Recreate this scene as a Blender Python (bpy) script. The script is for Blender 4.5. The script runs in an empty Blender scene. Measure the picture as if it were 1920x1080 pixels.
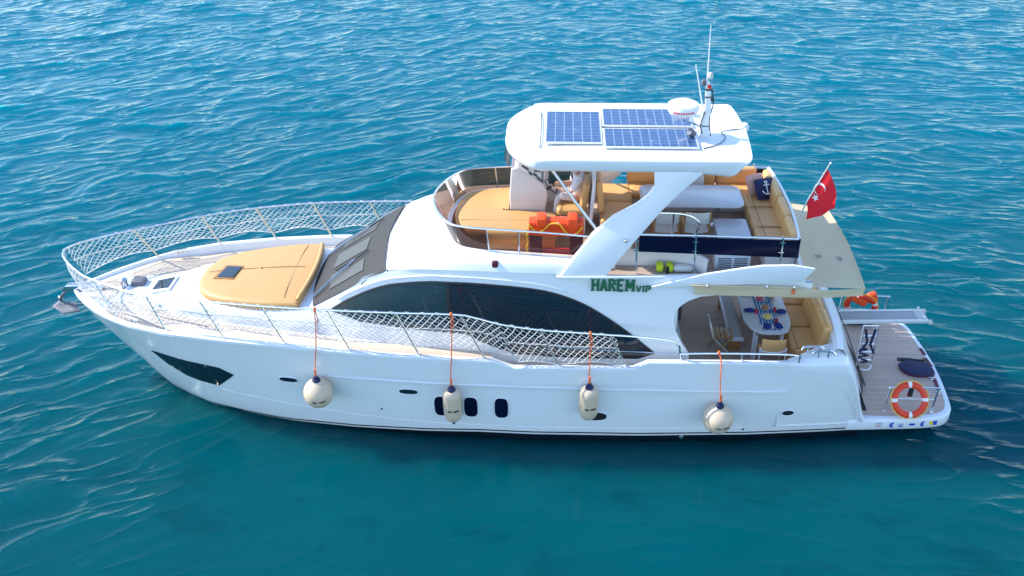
import bpy, bmesh, math, random
import numpy as np
from mathutils import Vector, Matrix
random.seed(4); RNG = np.random.default_rng(7)
SC = bpy.context.scene; COL = SC.collection

# ------------------------------------------------------------------ camera, sky, sun, exposure
cd = bpy.data.cameras.new("camera"); cam = bpy.data.objects.new("camera", cd); COL.objects.link(cam)
cd.sensor_width = 36; cd.lens = 1849.1/1920*36; cd.clip_start = .1; cd.clip_end = 20000
RX = Vector((0.99887651, 0.04642888, -0.00949106)); UP = Vector((-0.0157434, 0.51402372, 0.85763149)); FW = Vector((-0.0446975, 0.85651852, -0.51417716))
M4 = Matrix((RX, UP, -FW)).transposed().to_4x4(); M4.translation = Vector((1.15864, -19.11239, 13.84089)); cam.matrix_world = M4
SC.camera = cam
SUN = Vector((-1.22, .23, 1.0)).normalized()
EL = math.asin(SUN.z); AZ = math.atan2(SUN.x, SUN.y)
w = bpy.data.worlds.new("World"); SC.world = w; w.use_nodes = True
nt = w.node_tree; bg = nt.nodes["Background"]; sky = nt.nodes.new("ShaderNodeTexSky")
sky.sky_type = 'NISHITA'; sky.sun_disc = False; sky.sun_elevation = EL; sky.sun_rotation = AZ
sky.altitude = 0; sky.air_density = 1.0; sky.dust_density = .15; sky.ozone_density = 2.5
nt.links.new(sky.outputs[0], bg.inputs[0]); bg.inputs[1].default_value = .15
sl = bpy.data.lights.new("sun", 'SUN'); sl.energy = 2.5; sl.angle = math.radians(.5); sl.color = (1, .95, .87)
so = bpy.data.objects.new("sun", sl); COL.objects.link(so); so.rotation_euler = SUN.to_track_quat('Z', 'Y').to_euler(); so.location = (0, 0, 40)
SC.view_settings.view_transform = 'Standard'; SC.view_settings.look = 'None'; SC.view_settings.exposure = 1.45; SC.view_settings.gamma = 1
SC.cycles.diffuse_bounces = 6; SC.cycles.max_bounces = 14; SC.cycles.transparent_max_bounces = 16

# ------------------------------------------------------------------ materials
def new_mat(name):
    m = bpy.data.materials.new(name); m.use_nodes = True
    return m, m.node_tree, m.node_tree.nodes["Principled BSDF"]
def N(nt, t, **kw):
    n = nt.nodes.new(t)
    for k, v in kw.items(): setattr(n, k, v)
    return n
def math_n(nt, op, a, b=None, c=None, clamp=False):
    n = nt.nodes.new("ShaderNodeMath"); n.operation = op; n.use_clamp = clamp
    for i, v in enumerate((a, b, c)):
        if v is None: continue
        if isinstance(v, (int, float)): n.inputs[i].default_value = v
        else: nt.links.new(v, n.inputs[i])
    return n.outputs[0]
def mixc(nt, f, a, b):
    n = nt.nodes.new("ShaderNodeMix"); n.data_type = 'RGBA'
    for i, v in ((0, f), (6, a), (7, b)):
        if isinstance(v, (int, float)): n.inputs[i].default_value = v
        elif isinstance(v, tuple): n.inputs[i].default_value = (*v, 1)
        else: nt.links.new(v, n.inputs[i])
    return n.outputs[2]
def noise(nt, scale, detail=3, vec=None, rough=.55):
    n = nt.nodes.new("ShaderNodeTexNoise"); n.inputs["Scale"].default_value = scale; n.inputs["Detail"].default_value = detail; n.inputs["Roughness"].default_value = rough
    if vec is not None: nt.links.new(vec, n.inputs["Vector"])
    return n.outputs["Fac"]
def coord(nt, scale=(1, 1, 1)):
    t = nt.nodes.new("ShaderNodeTexCoord"); mp = nt.nodes.new("ShaderNodeMapping"); mp.inputs["Scale"].default_value = scale
    nt.links.new(t.outputs["Object"], mp.inputs[0]); return mp.outputs[0]
def bump(nt, b, h, strength=.3, dist=.01):
    n = nt.nodes.new("ShaderNodeBump"); n.inputs["Strength"].default_value = strength; n.inputs["Distance"].default_value = dist
    nt.links.new(h, n.inputs["Height"]); nt.links.new(n.outputs[0], b.inputs["Normal"])
def mat(name, col, rough=.5, metal=0, var=.08, scale=3, coat=0, bmp=0, bscale=40, spec=.5, sheen=0):
    m, nt, b = new_mat(name)
    v = coord(nt); f = noise(nt, scale, 4, v)
    lo = tuple(c*(1-var) for c in col); hi = tuple(min(1, c*(1+var)) for c in col)
    nt.links.new(mixc(nt, f, lo, hi), b.inputs["Base Color"])
    b.inputs["Roughness"].default_value = rough; b.inputs["Metallic"].default_value = metal
    b.inputs["Coat Weight"].default_value = coat; b.inputs["Coat Roughness"].default_value = .08
    b.inputs["Specular IOR Level"].default_value = spec
    if sheen: b.inputs["Sheen Weight"].default_value = sheen
    if bmp: bump(nt, b, noise(nt, bscale, 3, v), bmp)
    return m
gel = mat("white_gelcoat", (.80, .81, .82), .28, var=.015, scale=.7, coat=.4)
deckwhite = mat("white_nonskid", (.78, .77, .75), .6, var=.03, scale=2, bmp=.2, bscale=90)
steel = mat("stainless_steel", (.72, .73, .74), .2, 1, var=.05)
ropew = mat("white_rope", (.66, .645, .61), .8, var=.12, scale=20)
postm = mat("cream_wrapped_post", (.70, .58, .40), .55, var=.1)
glassd = mat("dark_window_glass", (.008, .018, .03), .03, var=.4, scale=1.2, spec=.6)
glassf = mat("teal_window_glass", (.014, .042, .055), .04, var=.5, scale=1.0, spec=.6)
navyg = mat("navy_smoked_panel", (.003, .004, .026), .25, var=.3, spec=.25)
black = mat("black_rubber", (.012, .013, .016), .45, var=.3)
blackp = mat("black_plastic", (.02, .02, .024), .3, var=.3, scale=8)
cover = mat("grey_mesh_cover", (.036, .034, .032), .75, var=.1, scale=5, bmp=.25, bscale=150)
cover2 = mat("pale_mesh_window", (.07, .07, .068), .5, var=.06)
padm = mat("mustard_vinyl", (.545, .315, .115), .5, var=.05, scale=2, bmp=.06, bscale=14)
tan = mat("tan_leather", (.74, .40, .15), .45, var=.08, scale=3, bmp=.08, bscale=12)
tanseam = mat("dark_tan_piping", (.32, .16, .06), .6)
orange = mat("orange_plastic", (.82, .075, .010), .4, var=.1)
buoym = mat("lifebuoy_orange", (.80, .045, .010), .4, var=.08)
orope = mat("orange_rope", (.82, .17, .05), .75, var=.1)
yrope = mat("yellow_rope", (.85, .52, .02), .7, var=.1)
fendm = mat("cream_fender_vinyl", (.64, .49, .35), .42, var=.12, scale=4)
def cloth(name, col, tr, **kw):
    m = mat(name, col, .85, **kw); nt = m.node_tree; b = nt.nodes["Principled BSDF"]; t = N(nt, "ShaderNodeBsdfTranslucent"); t.inputs[0].default_value = (*col, 1)
    mx = N(nt, "ShaderNodeMixShader"); mx.inputs[0].default_value = tr; nt.links.new(b.outputs[0], mx.inputs[1]); nt.links.new(t.outputs[0], mx.inputs[2]); nt.links.new(mx.outputs[0], nt.nodes["Material Output"].inputs[0]); return m
khaki = cloth("khaki_canvas", (.78, .64, .42), .3, var=.05, scale=1.5, bmp=.15, bscale=120)
stain = mat("brown_stain", (.36, .30, .22), .9)
tabw = mat("white_tabletop", (.60, .59, .60), .3, var=.03, coat=.3)
greyp = mat("grey_cushion", (.40, .38, .37), .7, var=.07, bmp=.1, bscale=60)
blue = mat("royal_blue_cloth", (.010, .028, .19), .8, var=.2, scale=20)
navy = mat("navy_fabric", (.012, .016, .07), .75, var=.2, scale=10)
white = mat("white_paint", (.8, .8, .8), .4, var=.03)
cream = mat("cream_textile", (.62, .58, .53), .85, var=.08, scale=8, bmp=.15, bscale=80)
coral = mat("coral_print_cloth", (.72, .36, .28), .8, var=.4, scale=14)
wood = mat("golden_teak_wood", (.40, .20, .06), .45, var=.25, scale=6)
redm = mat("red_paint", (.62, .02, .02), .45, var=.1)
green = mat("dark_green_lettering", (.015, .13, .06), .5, var=.1)
gold = mat("brass_fruit", (.55, .40, .06), .5, var=.3, scale=15)
lime = mat("yellow_green_cloth", (.50, .58, .02), .7, var=.3, scale=9)
skin = mat("skin", (.50, .27, .18), .5, var=.06)
hairm = mat("dark_hair", (.02, .014, .01), .6)
shirt = mat("white_cotton", (.72, .71, .76), .85, var=.04, scale=5, bmp=.3, bscale=18)
trouser = mat("pale_chinos", (.66, .60, .58), .85, var=.05, scale=5, bmp=.3, bscale=14)
flagred = cloth("red_flag_cloth", (.78, .02, .035), .35, var=.06)
yellow = mat("yellow_sticker", (.8, .62, .02), .5)
bluest = mat("blue_sticker", (.02, .08, .5), .5)
pinkst = mat("pale_sticker", (.45, .42, .55), .5)
maroon = mat("dark_red_mat", (.10, .008, .022), .6)
panelw = mat("aluminium_frame", (.74, .74, .74), .35, .3)
galv = mat("galvanised_steel", (.13, .135, .16), .6, .15, var=.12, scale=8)
pinkw = mat("warm_white_moulding", (.72, .66, .62), .4, var=.03, coat=.2)

def teak_mat(name, c, w=.065, axis=1):
    m, nt, b = new_mat(name)
    t = N(nt, "ShaderNodeTexCoord"); s = N(nt, "ShaderNodeSeparateXYZ"); nt.links.new(t.outputs["Object"], s.inputs[0])
    fr = math_n(nt, 'FRACT', math_n(nt, 'DIVIDE', s.outputs[axis], w))
    caulk = math_n(nt, 'LESS_THAN', fr, .11)
    board = math_n(nt, 'FLOOR', math_n(nt, 'DIVIDE', s.outputs[axis], w))
    wn = N(nt, "ShaderNodeTexWhiteNoise", noise_dimensions='1D'); nt.links.new(board, wn.inputs["W"])
    g = noise(nt, 6, 5, coord(nt, (.6, 14, 4) if axis == 1 else (14, .6, 4)))
    blot = noise(nt, 1.1, 4, coord(nt))
    f = math_n(nt, 'ADD', math_n(nt, 'MULTIPLY', wn.outputs[0], .35), math_n(nt, 'ADD', math_n(nt, 'MULTIPLY', g, .4), math_n(nt, 'MULTIPLY', blot, .3)), clamp=True)
    base = mixc(nt, f, tuple(x*.74 for x in c), tuple(min(1, x*1.22) for x in c))
    nt.links.new(mixc(nt, math_n(nt, 'MULTIPLY', caulk, .55), base, tuple(x*.3 for x in c)), b.inputs["Base Color"])
    b.inputs["Roughness"].default_value = .7
    return m
teak = teak_mat("weathered_teak", (.64, .52, .40))
teakp = teak_mat("grey_platform_teak", (.58, .42, .33), .075)
teakc = teak_mat("cockpit_teak", (.46, .34, .26), .07)

def hull_mat():
    m, nt, b = new_mat("hull_gelcoat")
    t = N(nt, "ShaderNodeTexCoord"); s = N(nt, "ShaderNodeSeparateXYZ"); nt.links.new(t.outputs["Object"], s.inputs[0])
    def rng(x, a, bb, c, d):
        n = N(nt, "ShaderNodeMapRange"); nt.links.new(x, n.inputs[0])
        for i, v in enumerate((a, bb, c, d)): n.inputs[i+1].default_value = v
        return n.outputs[0]
    off = rng(s.outputs[0], -5.2, -.5, .22, 0)
    z = math_n(nt, 'ADD', s.outputs[2], off)
    anti = math_n(nt, 'LESS_THAN', z, .19)
    line = math_n(nt, 'MULTIPLY', math_n(nt, 'GREATER_THAN', z, .235), math_n(nt, 'LESS_THAN', z, .27))
    dark = math_n(nt, 'MAXIMUM', anti, line)
    f = noise(nt, .6, 3, coord(nt)); wht = mixc(nt, f, (.785, .80, .81), (.81, .82, .825))
    streak = noise(nt, 5, 4, coord(nt, (2, 1, .15)))
    low = rng(s.outputs[2], .9, .1, 0, .22)
    wht = mixc(nt, math_n(nt, 'MULTIPLY', math_n(nt, 'MULTIPLY', streak, low), 1.0), wht, (.45, .46, .42))
    rust = noise(nt, 3.2, 4, coord(nt, (3.2, 1, .10))); rm = rng(rust, .60, .74, 0, .16); wht = mixc(nt, math_n(nt, 'MULTIPLY', rm, rng(s.outputs[2], 1.5, .3, .2, 1)), wht, (.50, .47, .38))
    scum = math_n(nt, 'MULTIPLY', rng(math_n(nt, 'ADD', z, math_n(nt, 'MULTIPLY', noise(nt, 4, 4, coord(nt)), .16)), .38, .27, 0, .3), 1.0); wht = mixc(nt, scum, wht, (.52, .50, .40))
    nt.links.new(mixc(nt, dark, wht, (.006, .008, .014)), b.inputs["Base Color"])
    b.inputs["Roughness"].default_value = .22; b.inputs["Coat Weight"].default_value = .5; b.inputs["Coat Roughness"].default_value = .04
    return m
hullm = hull_mat()

def smoked(name, tint, opac):
    m, nt, b = new_mat(name); nt.nodes.remove(b)
    o = nt.nodes["Material Output"]; tr = N(nt, "ShaderNodeBsdfTransparent"); gl = N(nt, "ShaderNodeBsdfGlossy"); df = N(nt, "ShaderNodeBsdfDiffuse")
    tr.inputs[0].default_value = (*tint, 1); gl.inputs["Roughness"].default_value = .03; df.inputs[0].default_value = (*[c*.25 for c in tint], 1)
    mx = N(nt, "ShaderNodeMixShader"); mx.inputs[0].default_value = opac; nt.links.new(tr.outputs[0], mx.inputs[1]); nt.links.new(df.outputs[0], mx.inputs[2])
    fr = N(nt, "ShaderNodeFresnel"); fr.inputs[0].default_value = 1.45; m2 = N(nt, "ShaderNodeMixShader")
    nt.links.new(fr.outputs[0], m2.inputs[0]); nt.links.new(mx.outputs[0], m2.inputs[1]); nt.links.new(gl.outputs[0], m2.inputs[2]); nt.links.new(m2.outputs[0], o.inputs[0])
    return m
smokeb = smoked("bronze_acrylic", (.36, .22, .16), .38)
smokec = smoked("clear_acrylic", (.86, .80, .70), .04)
smoked_d = smoked("dark_acrylic", (.22, .10, .16), .2)

def solar_mat(nx, ny, lx, ly):
    m, nt, b = new_mat("solar_cells")
    t = N(nt, "ShaderNodeTexCoord"); s = N(nt, "ShaderNodeSeparateXYZ"); nt.links.new(t.outputs["Object"], s.inputs[0])
    def grid(o, n, L, wd):
        fr = math_n(nt, 'FRACT', math_n(nt, 'ADD', math_n(nt, 'MULTIPLY', o, n/L), n/2 + .5*0))
        return math_n(nt, 'GREATER_THAN', math_n(nt, 'ABSOLUTE', math_n(nt, 'SUBTRACT', fr, .5)), .5-wd)
    g = math_n(nt, 'MAXIMUM', grid(s.outputs[0], nx, lx, .05), grid(s.outputs[1], ny, ly, .03))
    vo = N(nt, "ShaderNodeTexVoronoi"); vo.inputs["Scale"].default_value = 14; nt.links.new(t.outputs["Object"], vo.inputs["Vector"])
    cell = mixc(nt, vo.outputs["Color"], (.022, .062, .16), (.048, .105, .24))
    dirt = noise(nt, 2.3, 5, coord(nt)); dm = N(nt, "ShaderNodeMapRange"); nt.links.new(dirt, dm.inputs[0]); dm.inputs[1].default_value = .62; dm.inputs[2].default_value = .75; dm.inputs[4].default_value = .5
    c = mixc(nt, math_n(nt, 'MULTIPLY', g, .7), cell, (.30, .36, .50))
    nt.links.new(mixc(nt, dm.outputs[0], c, (.5, .48, .42)), b.inputs["Base Color"])
    b.inputs["Roughness"].default_value = .12
    return m

# ------------------------------------------------------------------ mesh helpers
LOC = {}
def wloc(p): return LOC.get(p.name, Vector((0, 0, 0))) if p else Vector((0, 0, 0))
class MB:
    def __init__(s): s.v = []; s.f = []
    def add(s, vs, fs):
        k = len(s.v); s.v += [tuple(map(float, p)) for p in vs]; s.f += [tuple(i+k for i in f) for f in fs]; return s
    def loft(s, rings, closed=True, cap0=False, cap1=False):
        n = len(rings[0]); k = len(s.v); vs = [p for r in rings for p in r]; fs = []
        for i in range(len(rings)-1):
            for j in range(n if closed else n-1):
                a = i*n+j; b = i*n+(j+1) % n; fs.append((a, b, b+n, a+n))
        if cap0: fs.append(tuple(range(n))[::-1])
        if cap1: fs.append(tuple((len(rings)-1)*n+j for j in range(n)))
        return s.add(vs, fs)
    def tube(s, pts, r=.02, n=8, closed=False):
        P = [Vector(p) for p in pts]; rings = []; m = len(P); up = None
        rr = r if isinstance(r, (list, tuple)) else [r]*m
        for i in range(m):
            t = (P[(i+1) % m]-P[i-1]) if closed else (P[min(i+1, m-1)]-P[max(i-1, 0)])
            if t.length < 1e-9: t = Vector((0, 0, 1))
            t.normalize()
            if up is None: up = t.orthogonal().normalized()
            up = (up-t*up.dot(t)); up = up.normalized() if up.length > 1e-6 else t.orthogonal().normalized()
            b = t.cross(up)
            rings.append([P[i]+(up*math.cos(a)+b*math.sin(a))*rr[i] for a in [2*math.pi*j/n for j in range(n)]])
        if closed: rings.append(rings[0])
        return s.loft(rings, True, not closed, not closed)
    def box(s, c, d, rot=None):
        x, y, z = [q/2 for q in d]; V = [Vector((i*x, j*y, k*z)) for i in (-1, 1) for j in (-1, 1) for k in (-1, 1)]
        if rot is not None: V = [rot @ q for q in V]
        c = Vector(c); return s.add([q+c for q in V], [(0, 1, 3, 2), (4, 6, 7, 5), (0, 4, 5, 1), (2, 3, 7, 6), (0, 2, 6, 4), (1, 5, 7, 3)])
    def rbox(s, c, d, r=.05, n=8, rot=None, puff=0):
        c = Vector(c); h = Vector(d)/2; inner = Vector([max(q-r, 0) for q in h]); idx = {}; vs = []; fs = []
        def g(q):
            key = tuple(round(z, 5) for z in q)
            if key not in idx:
                p = Vector([math.copysign(1, z)*(abs(z)**.8) * e for z, e in zip(q, h)])
                ci = Vector([max(-i, min(i, z)) for z, i in zip(p, inner)]); dd = p-ci
                if dd.length > 1e-7: p = ci+dd.normalized()*min(r, max(dd.length, r))
                if puff: p.z += puff*(1-min(1, abs(q[0]))**2)*(1-min(1, abs(q[1]))**2)*(1 if p.z > 0 else -.2)
                idx[key] = len(vs); vs.append((rot @ p if rot is not None else p)+c)
            return idx[key]
        L = [-1+2*i/n for i in range(n+1)]
        for ax in range(3):
            for sg in (-1, 1):
                for i in range(n):
                    for j in range(n):
                        q = []
                        for a, b in ((i, j), (i+1, j), (i+1, j+1), (i, j+1)):
                            t = [0, 0, 0]; t[ax] = sg; t[(ax+1) % 3] = L[a]; t[(ax+2) % 3] = L[b]; q.append(g(t))
                        fs.append(tuple(q if sg > 0 else q[::-1]))
        return s.add(vs, fs)
    def prism(s, poly, off, base=None):
        """poly: 3d points of one face; off: extrusion vector"""
        n = len(poly); o = Vector(off); A = [Vector(p) for p in poly]
        return s.add(A+[p+o for p in A], [tuple(range(n))[::-1], tuple(range(n, 2*n))]+[(i, (i+1) % n, (i+1) % n+n, i+n) for i in range(n)])
    def lathe(s, prof, c, n=20, axis=Vector((0, 0, 1))):
        c = Vector(c); ax = axis.normalized(); u = ax.orthogonal().normalized(); v = ax.cross(u)
        rings = [[c+ax*z+(u*math.cos(t)+v*math.sin(t))*max(r, .0005) for t in [2*math.pi*j/n for j in range(n)]] for r, z in prof]
        return s.loft(rings, True, True, True)
    def sphere(s, c, r, n=12, sc=(1, 1, 1)):
        rings = [[Vector(c)+Vector((math.cos(t)*math.sin(p)*r*sc[0], math.sin(t)*math.sin(p)*r*sc[1], -math.cos(p)*r*sc[2])) for t in [2*math.pi*j/n for j in range(n)]] for p in [.02+(math.pi-.04)*i/(n-2) for i in range(n-1)]]
        return s.loft(rings, True, True, True)
    def torus(s, c, R, r, axis=(0, 1, 0), n=36, m=12, a0=0, a1=2*math.pi, flat=1):
        ax = Vector(axis).normalized(); u = ax.orthogonal().normalized(); v = ax.cross(u); c = Vector(c); full = abs(a1-a0) > 6.28
        rings = []
        for i in range(n+1):
            t = a0+(a1-a0)*i/n; d = u*math.cos(t)+v*math.sin(t)
            rings.append([c+d*R+(d*math.cos(q)+ax*math.sin(q)*flat)*r for q in [2*math.pi*j/m for j in range(m)]])
        return s.loft(rings, True, not full, not full)
    def build(s, name, m, parent=None, bev=0, seg=2, sharp=38, label=None, kind=None):
        me = bpy.data.meshes.new(name); L = wloc(parent)
        me.from_pydata([(p[0]-L.x, p[1]-L.y, p[2]-L.z) for p in s.v], [], s.f)
        bm = bmesh.new(); bm.from_mesh(me)
        bmesh.ops.remove_doubles(bm, verts=bm.verts, dist=1e-5); bmesh.ops.recalc_face_normals(bm, faces=bm.faces)
        if bev:
            ed = [e for e in bm.edges if len(e.link_faces) == 2 and e.calc_face_angle(0) > .6]
            bmesh.ops.bevel(bm, geom=ed, offset=bev, segments=seg, affect='EDGES', profile=.5, clamp_overlap=True)
        bm.to_mesh(me); bm.free()
        for p in me.polygons: p.use_smooth = True
        me.set_sharp_from_angle(angle=math.radians(sharp)); me.materials.append(m)
        o = bpy.data.objects.new(name, me); COL.objects.link(o)
        if parent: o.parent = parent; LOC[o.name] = L
        if label: o["label"] = label
        if kind: o["kind"] = kind
        return o
def thing(name, label, cat, loc=(0, 0, 0), group=None):
    o = bpy.data.objects.new(name, None); COL.objects.link(o); o.location = loc; o.empty_display_size = .2
    LOC[o.name] = Vector(loc); o["label"] = label; o["category"] = cat
    if group: o["group"] = group
    return o
def tagm(o, label, cat, group=None):
    o["label"] = label; o["category"] = cat
    if group: o["group"] = group
    return o
def dup(root, loc, label, rotz=0):
    r = root.copy(); COL.objects.link(r); r.location = loc; r.rotation_euler = (0, 0, rotz); r["label"] = label
    for ch in list(root.children):
        c = ch.copy(); COL.objects.link(c); c.parent = r
        for g in list(ch.children):
            d = g.copy(); COL.objects.link(d); d.parent = c
    return r
def cr(pts, n=8, closed=False):
    """Catmull-Rom resample"""
    P = [np.array(p, float) for p in pts]; out = []; m = len(P)
    for i in range(m if closed else m-1):
        if closed: a, b, c, d = P[i-1], P[i], P[(i+1) % m], P[(i+2) % m]
        else: a, b, c, d = P[max(i-1, 0)], P[i], P[i+1], P[min(i+2, m-1)]
        for k in range(n):
            t = k/n; out.append(.5*((2*b)+(-a+c)*t+(2*a-5*b+4*c-d)*t*t+(-a+3*b-3*c+d)*t**3))
    if not closed: out.append(P[-1])
    return [tuple(p) for p in out]
def resamp(pts, n):
    P = np.array(pts, float); d = np.r_[0, np.cumsum(np.linalg.norm(np.diff(P, axis=0), axis=1))]
    t = np.linspace(0, d[-1], n); return [tuple(np.interp(q, d, P[:, k]) for k in range(P.shape[1])) for q in t]
def mir(pts): return [(p[0], -p[1], p[2]) for p in pts]

# ------------------------------------------------------------------ water
def water():
    def axis(lo, hi, st, far):
        a = list(np.arange(lo, hi, st)); s = st; x = a[-1]; up = []
        while x < far: s *= 1.25; x += s; up.append(x)
        s = st; x = lo; dn = []
        while x > -far: s *= 1.25; x -= s; dn.append(x)
        return np.array(dn[::-1]+a+up)
    X = axis(-32, 34, .115, 6000); Y = axis(-9, 56, .10, 6000)
    gx, gy = np.meshgrid(X, Y, indexing='ij'); h = np.zeros_like(gx)
    ox = np.zeros_like(gx); oy = np.zeros_like(gx)
    # patchy amplitude: groups of waves come and go
    def lowf(sc, seed, n=14):
        r = np.random.default_rng(seed); f = np.zeros_like(gx)
        for _ in range(n):
            a = r.uniform(0, 2*np.pi); k = 2*np.pi/(sc*r.uniform(.6, 1.7)); f += np.sin(k*(gx*np.cos(a)+gy*np.sin(a))+r.uniform(0, 6.28))
        return f/np.sqrt(n/2)
    wx = gx+.35*lowf(5, 1)+.12*lowf(1.6, 9); wy = gy+.35*lowf(5, 2)+.12*lowf(1.6, 10)
    r = np.random.default_rng(3); G = [np.clip(.75+.5*lowf(6, 20+i), .1, 1.7) for i in range(4)]
    lw = 1/(1+np.exp((gx-1)/3.0))
    for i in range(56):
        L = np.exp(r.uniform(np.log(.45), np.log(3.0))); k = 2*np.pi/L
        a = np.radians((121 if i % 2 else 84)+r.normal(0, 17)); amp = .0026*L**.9*r.uniform(.6, 1.3)*G[i % 4]*np.sqrt(lw if i % 2 else 1-lw)
        ph = k*(wx*np.cos(a)+wy*np.sin(a))+r.uniform(0, 6.28)
        c = np.cos(ph); h += amp*c
        q = .9; ox -= q*amp*np.cos(a)*np.sin(ph); oy -= q*amp*np.sin(a)*np.sin(ph)
    for i, (L, a) in enumerate(((1.0, 88), (1.25, 124), (1.55, 80), (1.9, 118), (.8, 84), (.85, 130))):   # short steep wind chop with sharp crests
        k = 2*np.pi/L; a = np.radians(a); env = np.clip(lowf(2.2*L, 60+i)*.7+.45, 0, 1.7)*np.sqrt(lw if i % 2 else 1-lw)
        ph = k*((wx+.12*lowf(1.3*L, 70+i))*np.cos(a)+(wy+.10*lowf(1.7*L, 80+i))*np.sin(a))
        cst = (1-np.abs(np.sin(ph/2)))**2.6; h += .026*L*env*cst
    h -= h[np.hypot(gx, gy) < 20].mean()+.02
    # lee of the hull: the strip of water on the camera side is sheltered and smooth
    def ss(a, b, x): t = np.clip((x-a)/(b-a), 0, 1); return t*t*(3-2*t)
    wob = 1.0*lowf(5, 40)
    calm = ss(-9.5, -6.2, gx-.35*(gy+3)+wob*.7)*(1-ss(7.2, 11.5, gx+.5*(gy+3)+wob))*(1-ss(-3.0, -1.2, gy))
    calm = np.clip(calm*(1-.35*ss(-4.5, -8, gy)), 0, 1)
    att = 1-.80*calm
    fade = 1-ss(60, 400, np.hypot(gx, gy-20))*.9
    inc = 1 - .25*ss(-4, -9, gy)
    att = att*fade*inc
    V = np.stack([gx+ox*att*1.0, gy+oy*att*1.0, h*att*1.25], -1).reshape(-1, 3)
    nx, ny = gx.shape; I = np.arange(nx*ny).reshape(nx, ny)
    F = np.stack([I[:-1, :-1], I[1:, :-1], I[1:, 1:], I[:-1, 1:]], -1).reshape(-1, 4)
    me = bpy.data.meshes.new("water"); me.vertices.add(len(V)); me.vertices.foreach_set("co", V.ravel().astype('f'))
    me.loops.add(F.size); me.loops.foreach_set("vertex_index", F.ravel().astype('i'))
    me.polygons.add(len(F)); me.polygons.foreach_set("loop_start", (np.arange(len(F))*4).astype('i')); me.polygons.foreach_set("use_smooth", np.ones(len(F), bool))
    me.update(); me.validate()
    at = me.attributes.new("calm", 'FLOAT', 'POINT'); at.data.foreach_set("value", calm.ravel().astype('f'))
    m, nt, b = new_mat("turquoise_water")
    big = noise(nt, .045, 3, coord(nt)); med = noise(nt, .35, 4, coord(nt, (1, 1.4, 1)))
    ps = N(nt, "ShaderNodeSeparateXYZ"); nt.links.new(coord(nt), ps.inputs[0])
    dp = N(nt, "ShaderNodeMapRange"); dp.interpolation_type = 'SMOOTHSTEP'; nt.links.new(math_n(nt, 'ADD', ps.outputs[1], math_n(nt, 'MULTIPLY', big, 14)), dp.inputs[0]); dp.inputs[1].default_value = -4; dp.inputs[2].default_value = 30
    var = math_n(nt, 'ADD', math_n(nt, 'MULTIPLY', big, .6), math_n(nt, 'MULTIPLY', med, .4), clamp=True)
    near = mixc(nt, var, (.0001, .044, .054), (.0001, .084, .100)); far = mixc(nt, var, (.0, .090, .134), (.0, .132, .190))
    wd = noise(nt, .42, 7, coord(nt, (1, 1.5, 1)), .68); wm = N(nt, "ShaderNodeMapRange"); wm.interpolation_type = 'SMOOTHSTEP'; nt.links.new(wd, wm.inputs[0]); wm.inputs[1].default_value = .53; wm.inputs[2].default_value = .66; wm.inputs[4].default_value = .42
    near = mixc(nt, wm.outputs[0], near, (.0001, .030, .040))   # dark mottling painted in for broken reflections of hull and rail
    c = mixc(nt, dp.outputs[0], near, far)  # teal nearby to blue afar; brightening by sky reflection painted into base
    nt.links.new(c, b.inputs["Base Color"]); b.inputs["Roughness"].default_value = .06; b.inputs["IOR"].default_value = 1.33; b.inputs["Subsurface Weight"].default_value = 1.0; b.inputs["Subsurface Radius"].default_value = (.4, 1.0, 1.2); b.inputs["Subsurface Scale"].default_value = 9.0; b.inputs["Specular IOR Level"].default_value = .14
    ca = N(nt, "ShaderNodeAttribute", attribute_name="calm")
    n1 = noise(nt, 2.6, 5, coord(nt, (.65, 1.5, 1)), .62); n2 = noise(nt, 9, 3, coord(nt, (.7, 1.3, 1)))
    def ridged(deg):
        rv = N(nt, "ShaderNodeMapping"); rv.inputs["Scale"].default_value = (.40, 1.3, 1)
        r0 = N(nt, "ShaderNodeMapping"); r0.inputs["Rotation"].default_value = (0, 0, math.radians(deg)); nt.links.new(coord(nt), r0.inputs[0]); nt.links.new(r0.outputs[0], rv.inputs[0])
        rn = N(nt, "ShaderNodeTexNoise", noise_type='RIDGED_MULTIFRACTAL', normalize=True); nt.links.new(rv.outputs[0], rn.inputs["Vector"])
        for k_, v_ in (("Scale", 1.15), ("Detail", 3.0), ("Roughness", .45), ("Offset", .8), ("Gain", 1.6), ("Distortion", .35)): rn.inputs[k_].default_value = v_
        return rn.outputs["Fac"]
    lx = N(nt, "ShaderNodeMapRange"); lx.interpolation_type = 'SMOOTHSTEP'; nt.links.new(ps.outputs[0], lx.inputs[0]); lx.inputs[1].default_value = -9; lx.inputs[2].default_value = 11
    mf = N(nt, "ShaderNodeMix"); nt.links.new(lx.outputs[0], mf.inputs[0]); nt.links.new(ridged(-30), mf.inputs[2]); nt.links.new(ridged(5), mf.inputs[3]); rfac = mf.outputs[0]
    rdg = math_n(nt, 'MULTIPLY', math_n(nt, 'POWER', rfac, 3.0), 1.75)
    hh = math_n(nt, 'ADD', math_n(nt, 'MULTIPLY', n1, .34), math_n(nt, 'ADD', rdg, math_n(nt, 'MULTIPLY', n2, .18)))
    bp = N(nt, "ShaderNodeBump"); bp.inputs["Distance"].default_value = .09
    nt.links.new(math_n(nt, 'MULTIPLY_ADD', ca.outputs["Fac"], -.30, .44), bp.inputs["Strength"]); nt.links.new(hh, bp.inputs["Height"]); nt.links.new(bp.outputs[0], b.inputs["Normal"])
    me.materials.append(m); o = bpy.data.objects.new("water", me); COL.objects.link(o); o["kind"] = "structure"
    o["label"] = "rippled turquoise sea water around the yacht"
water()

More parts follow.
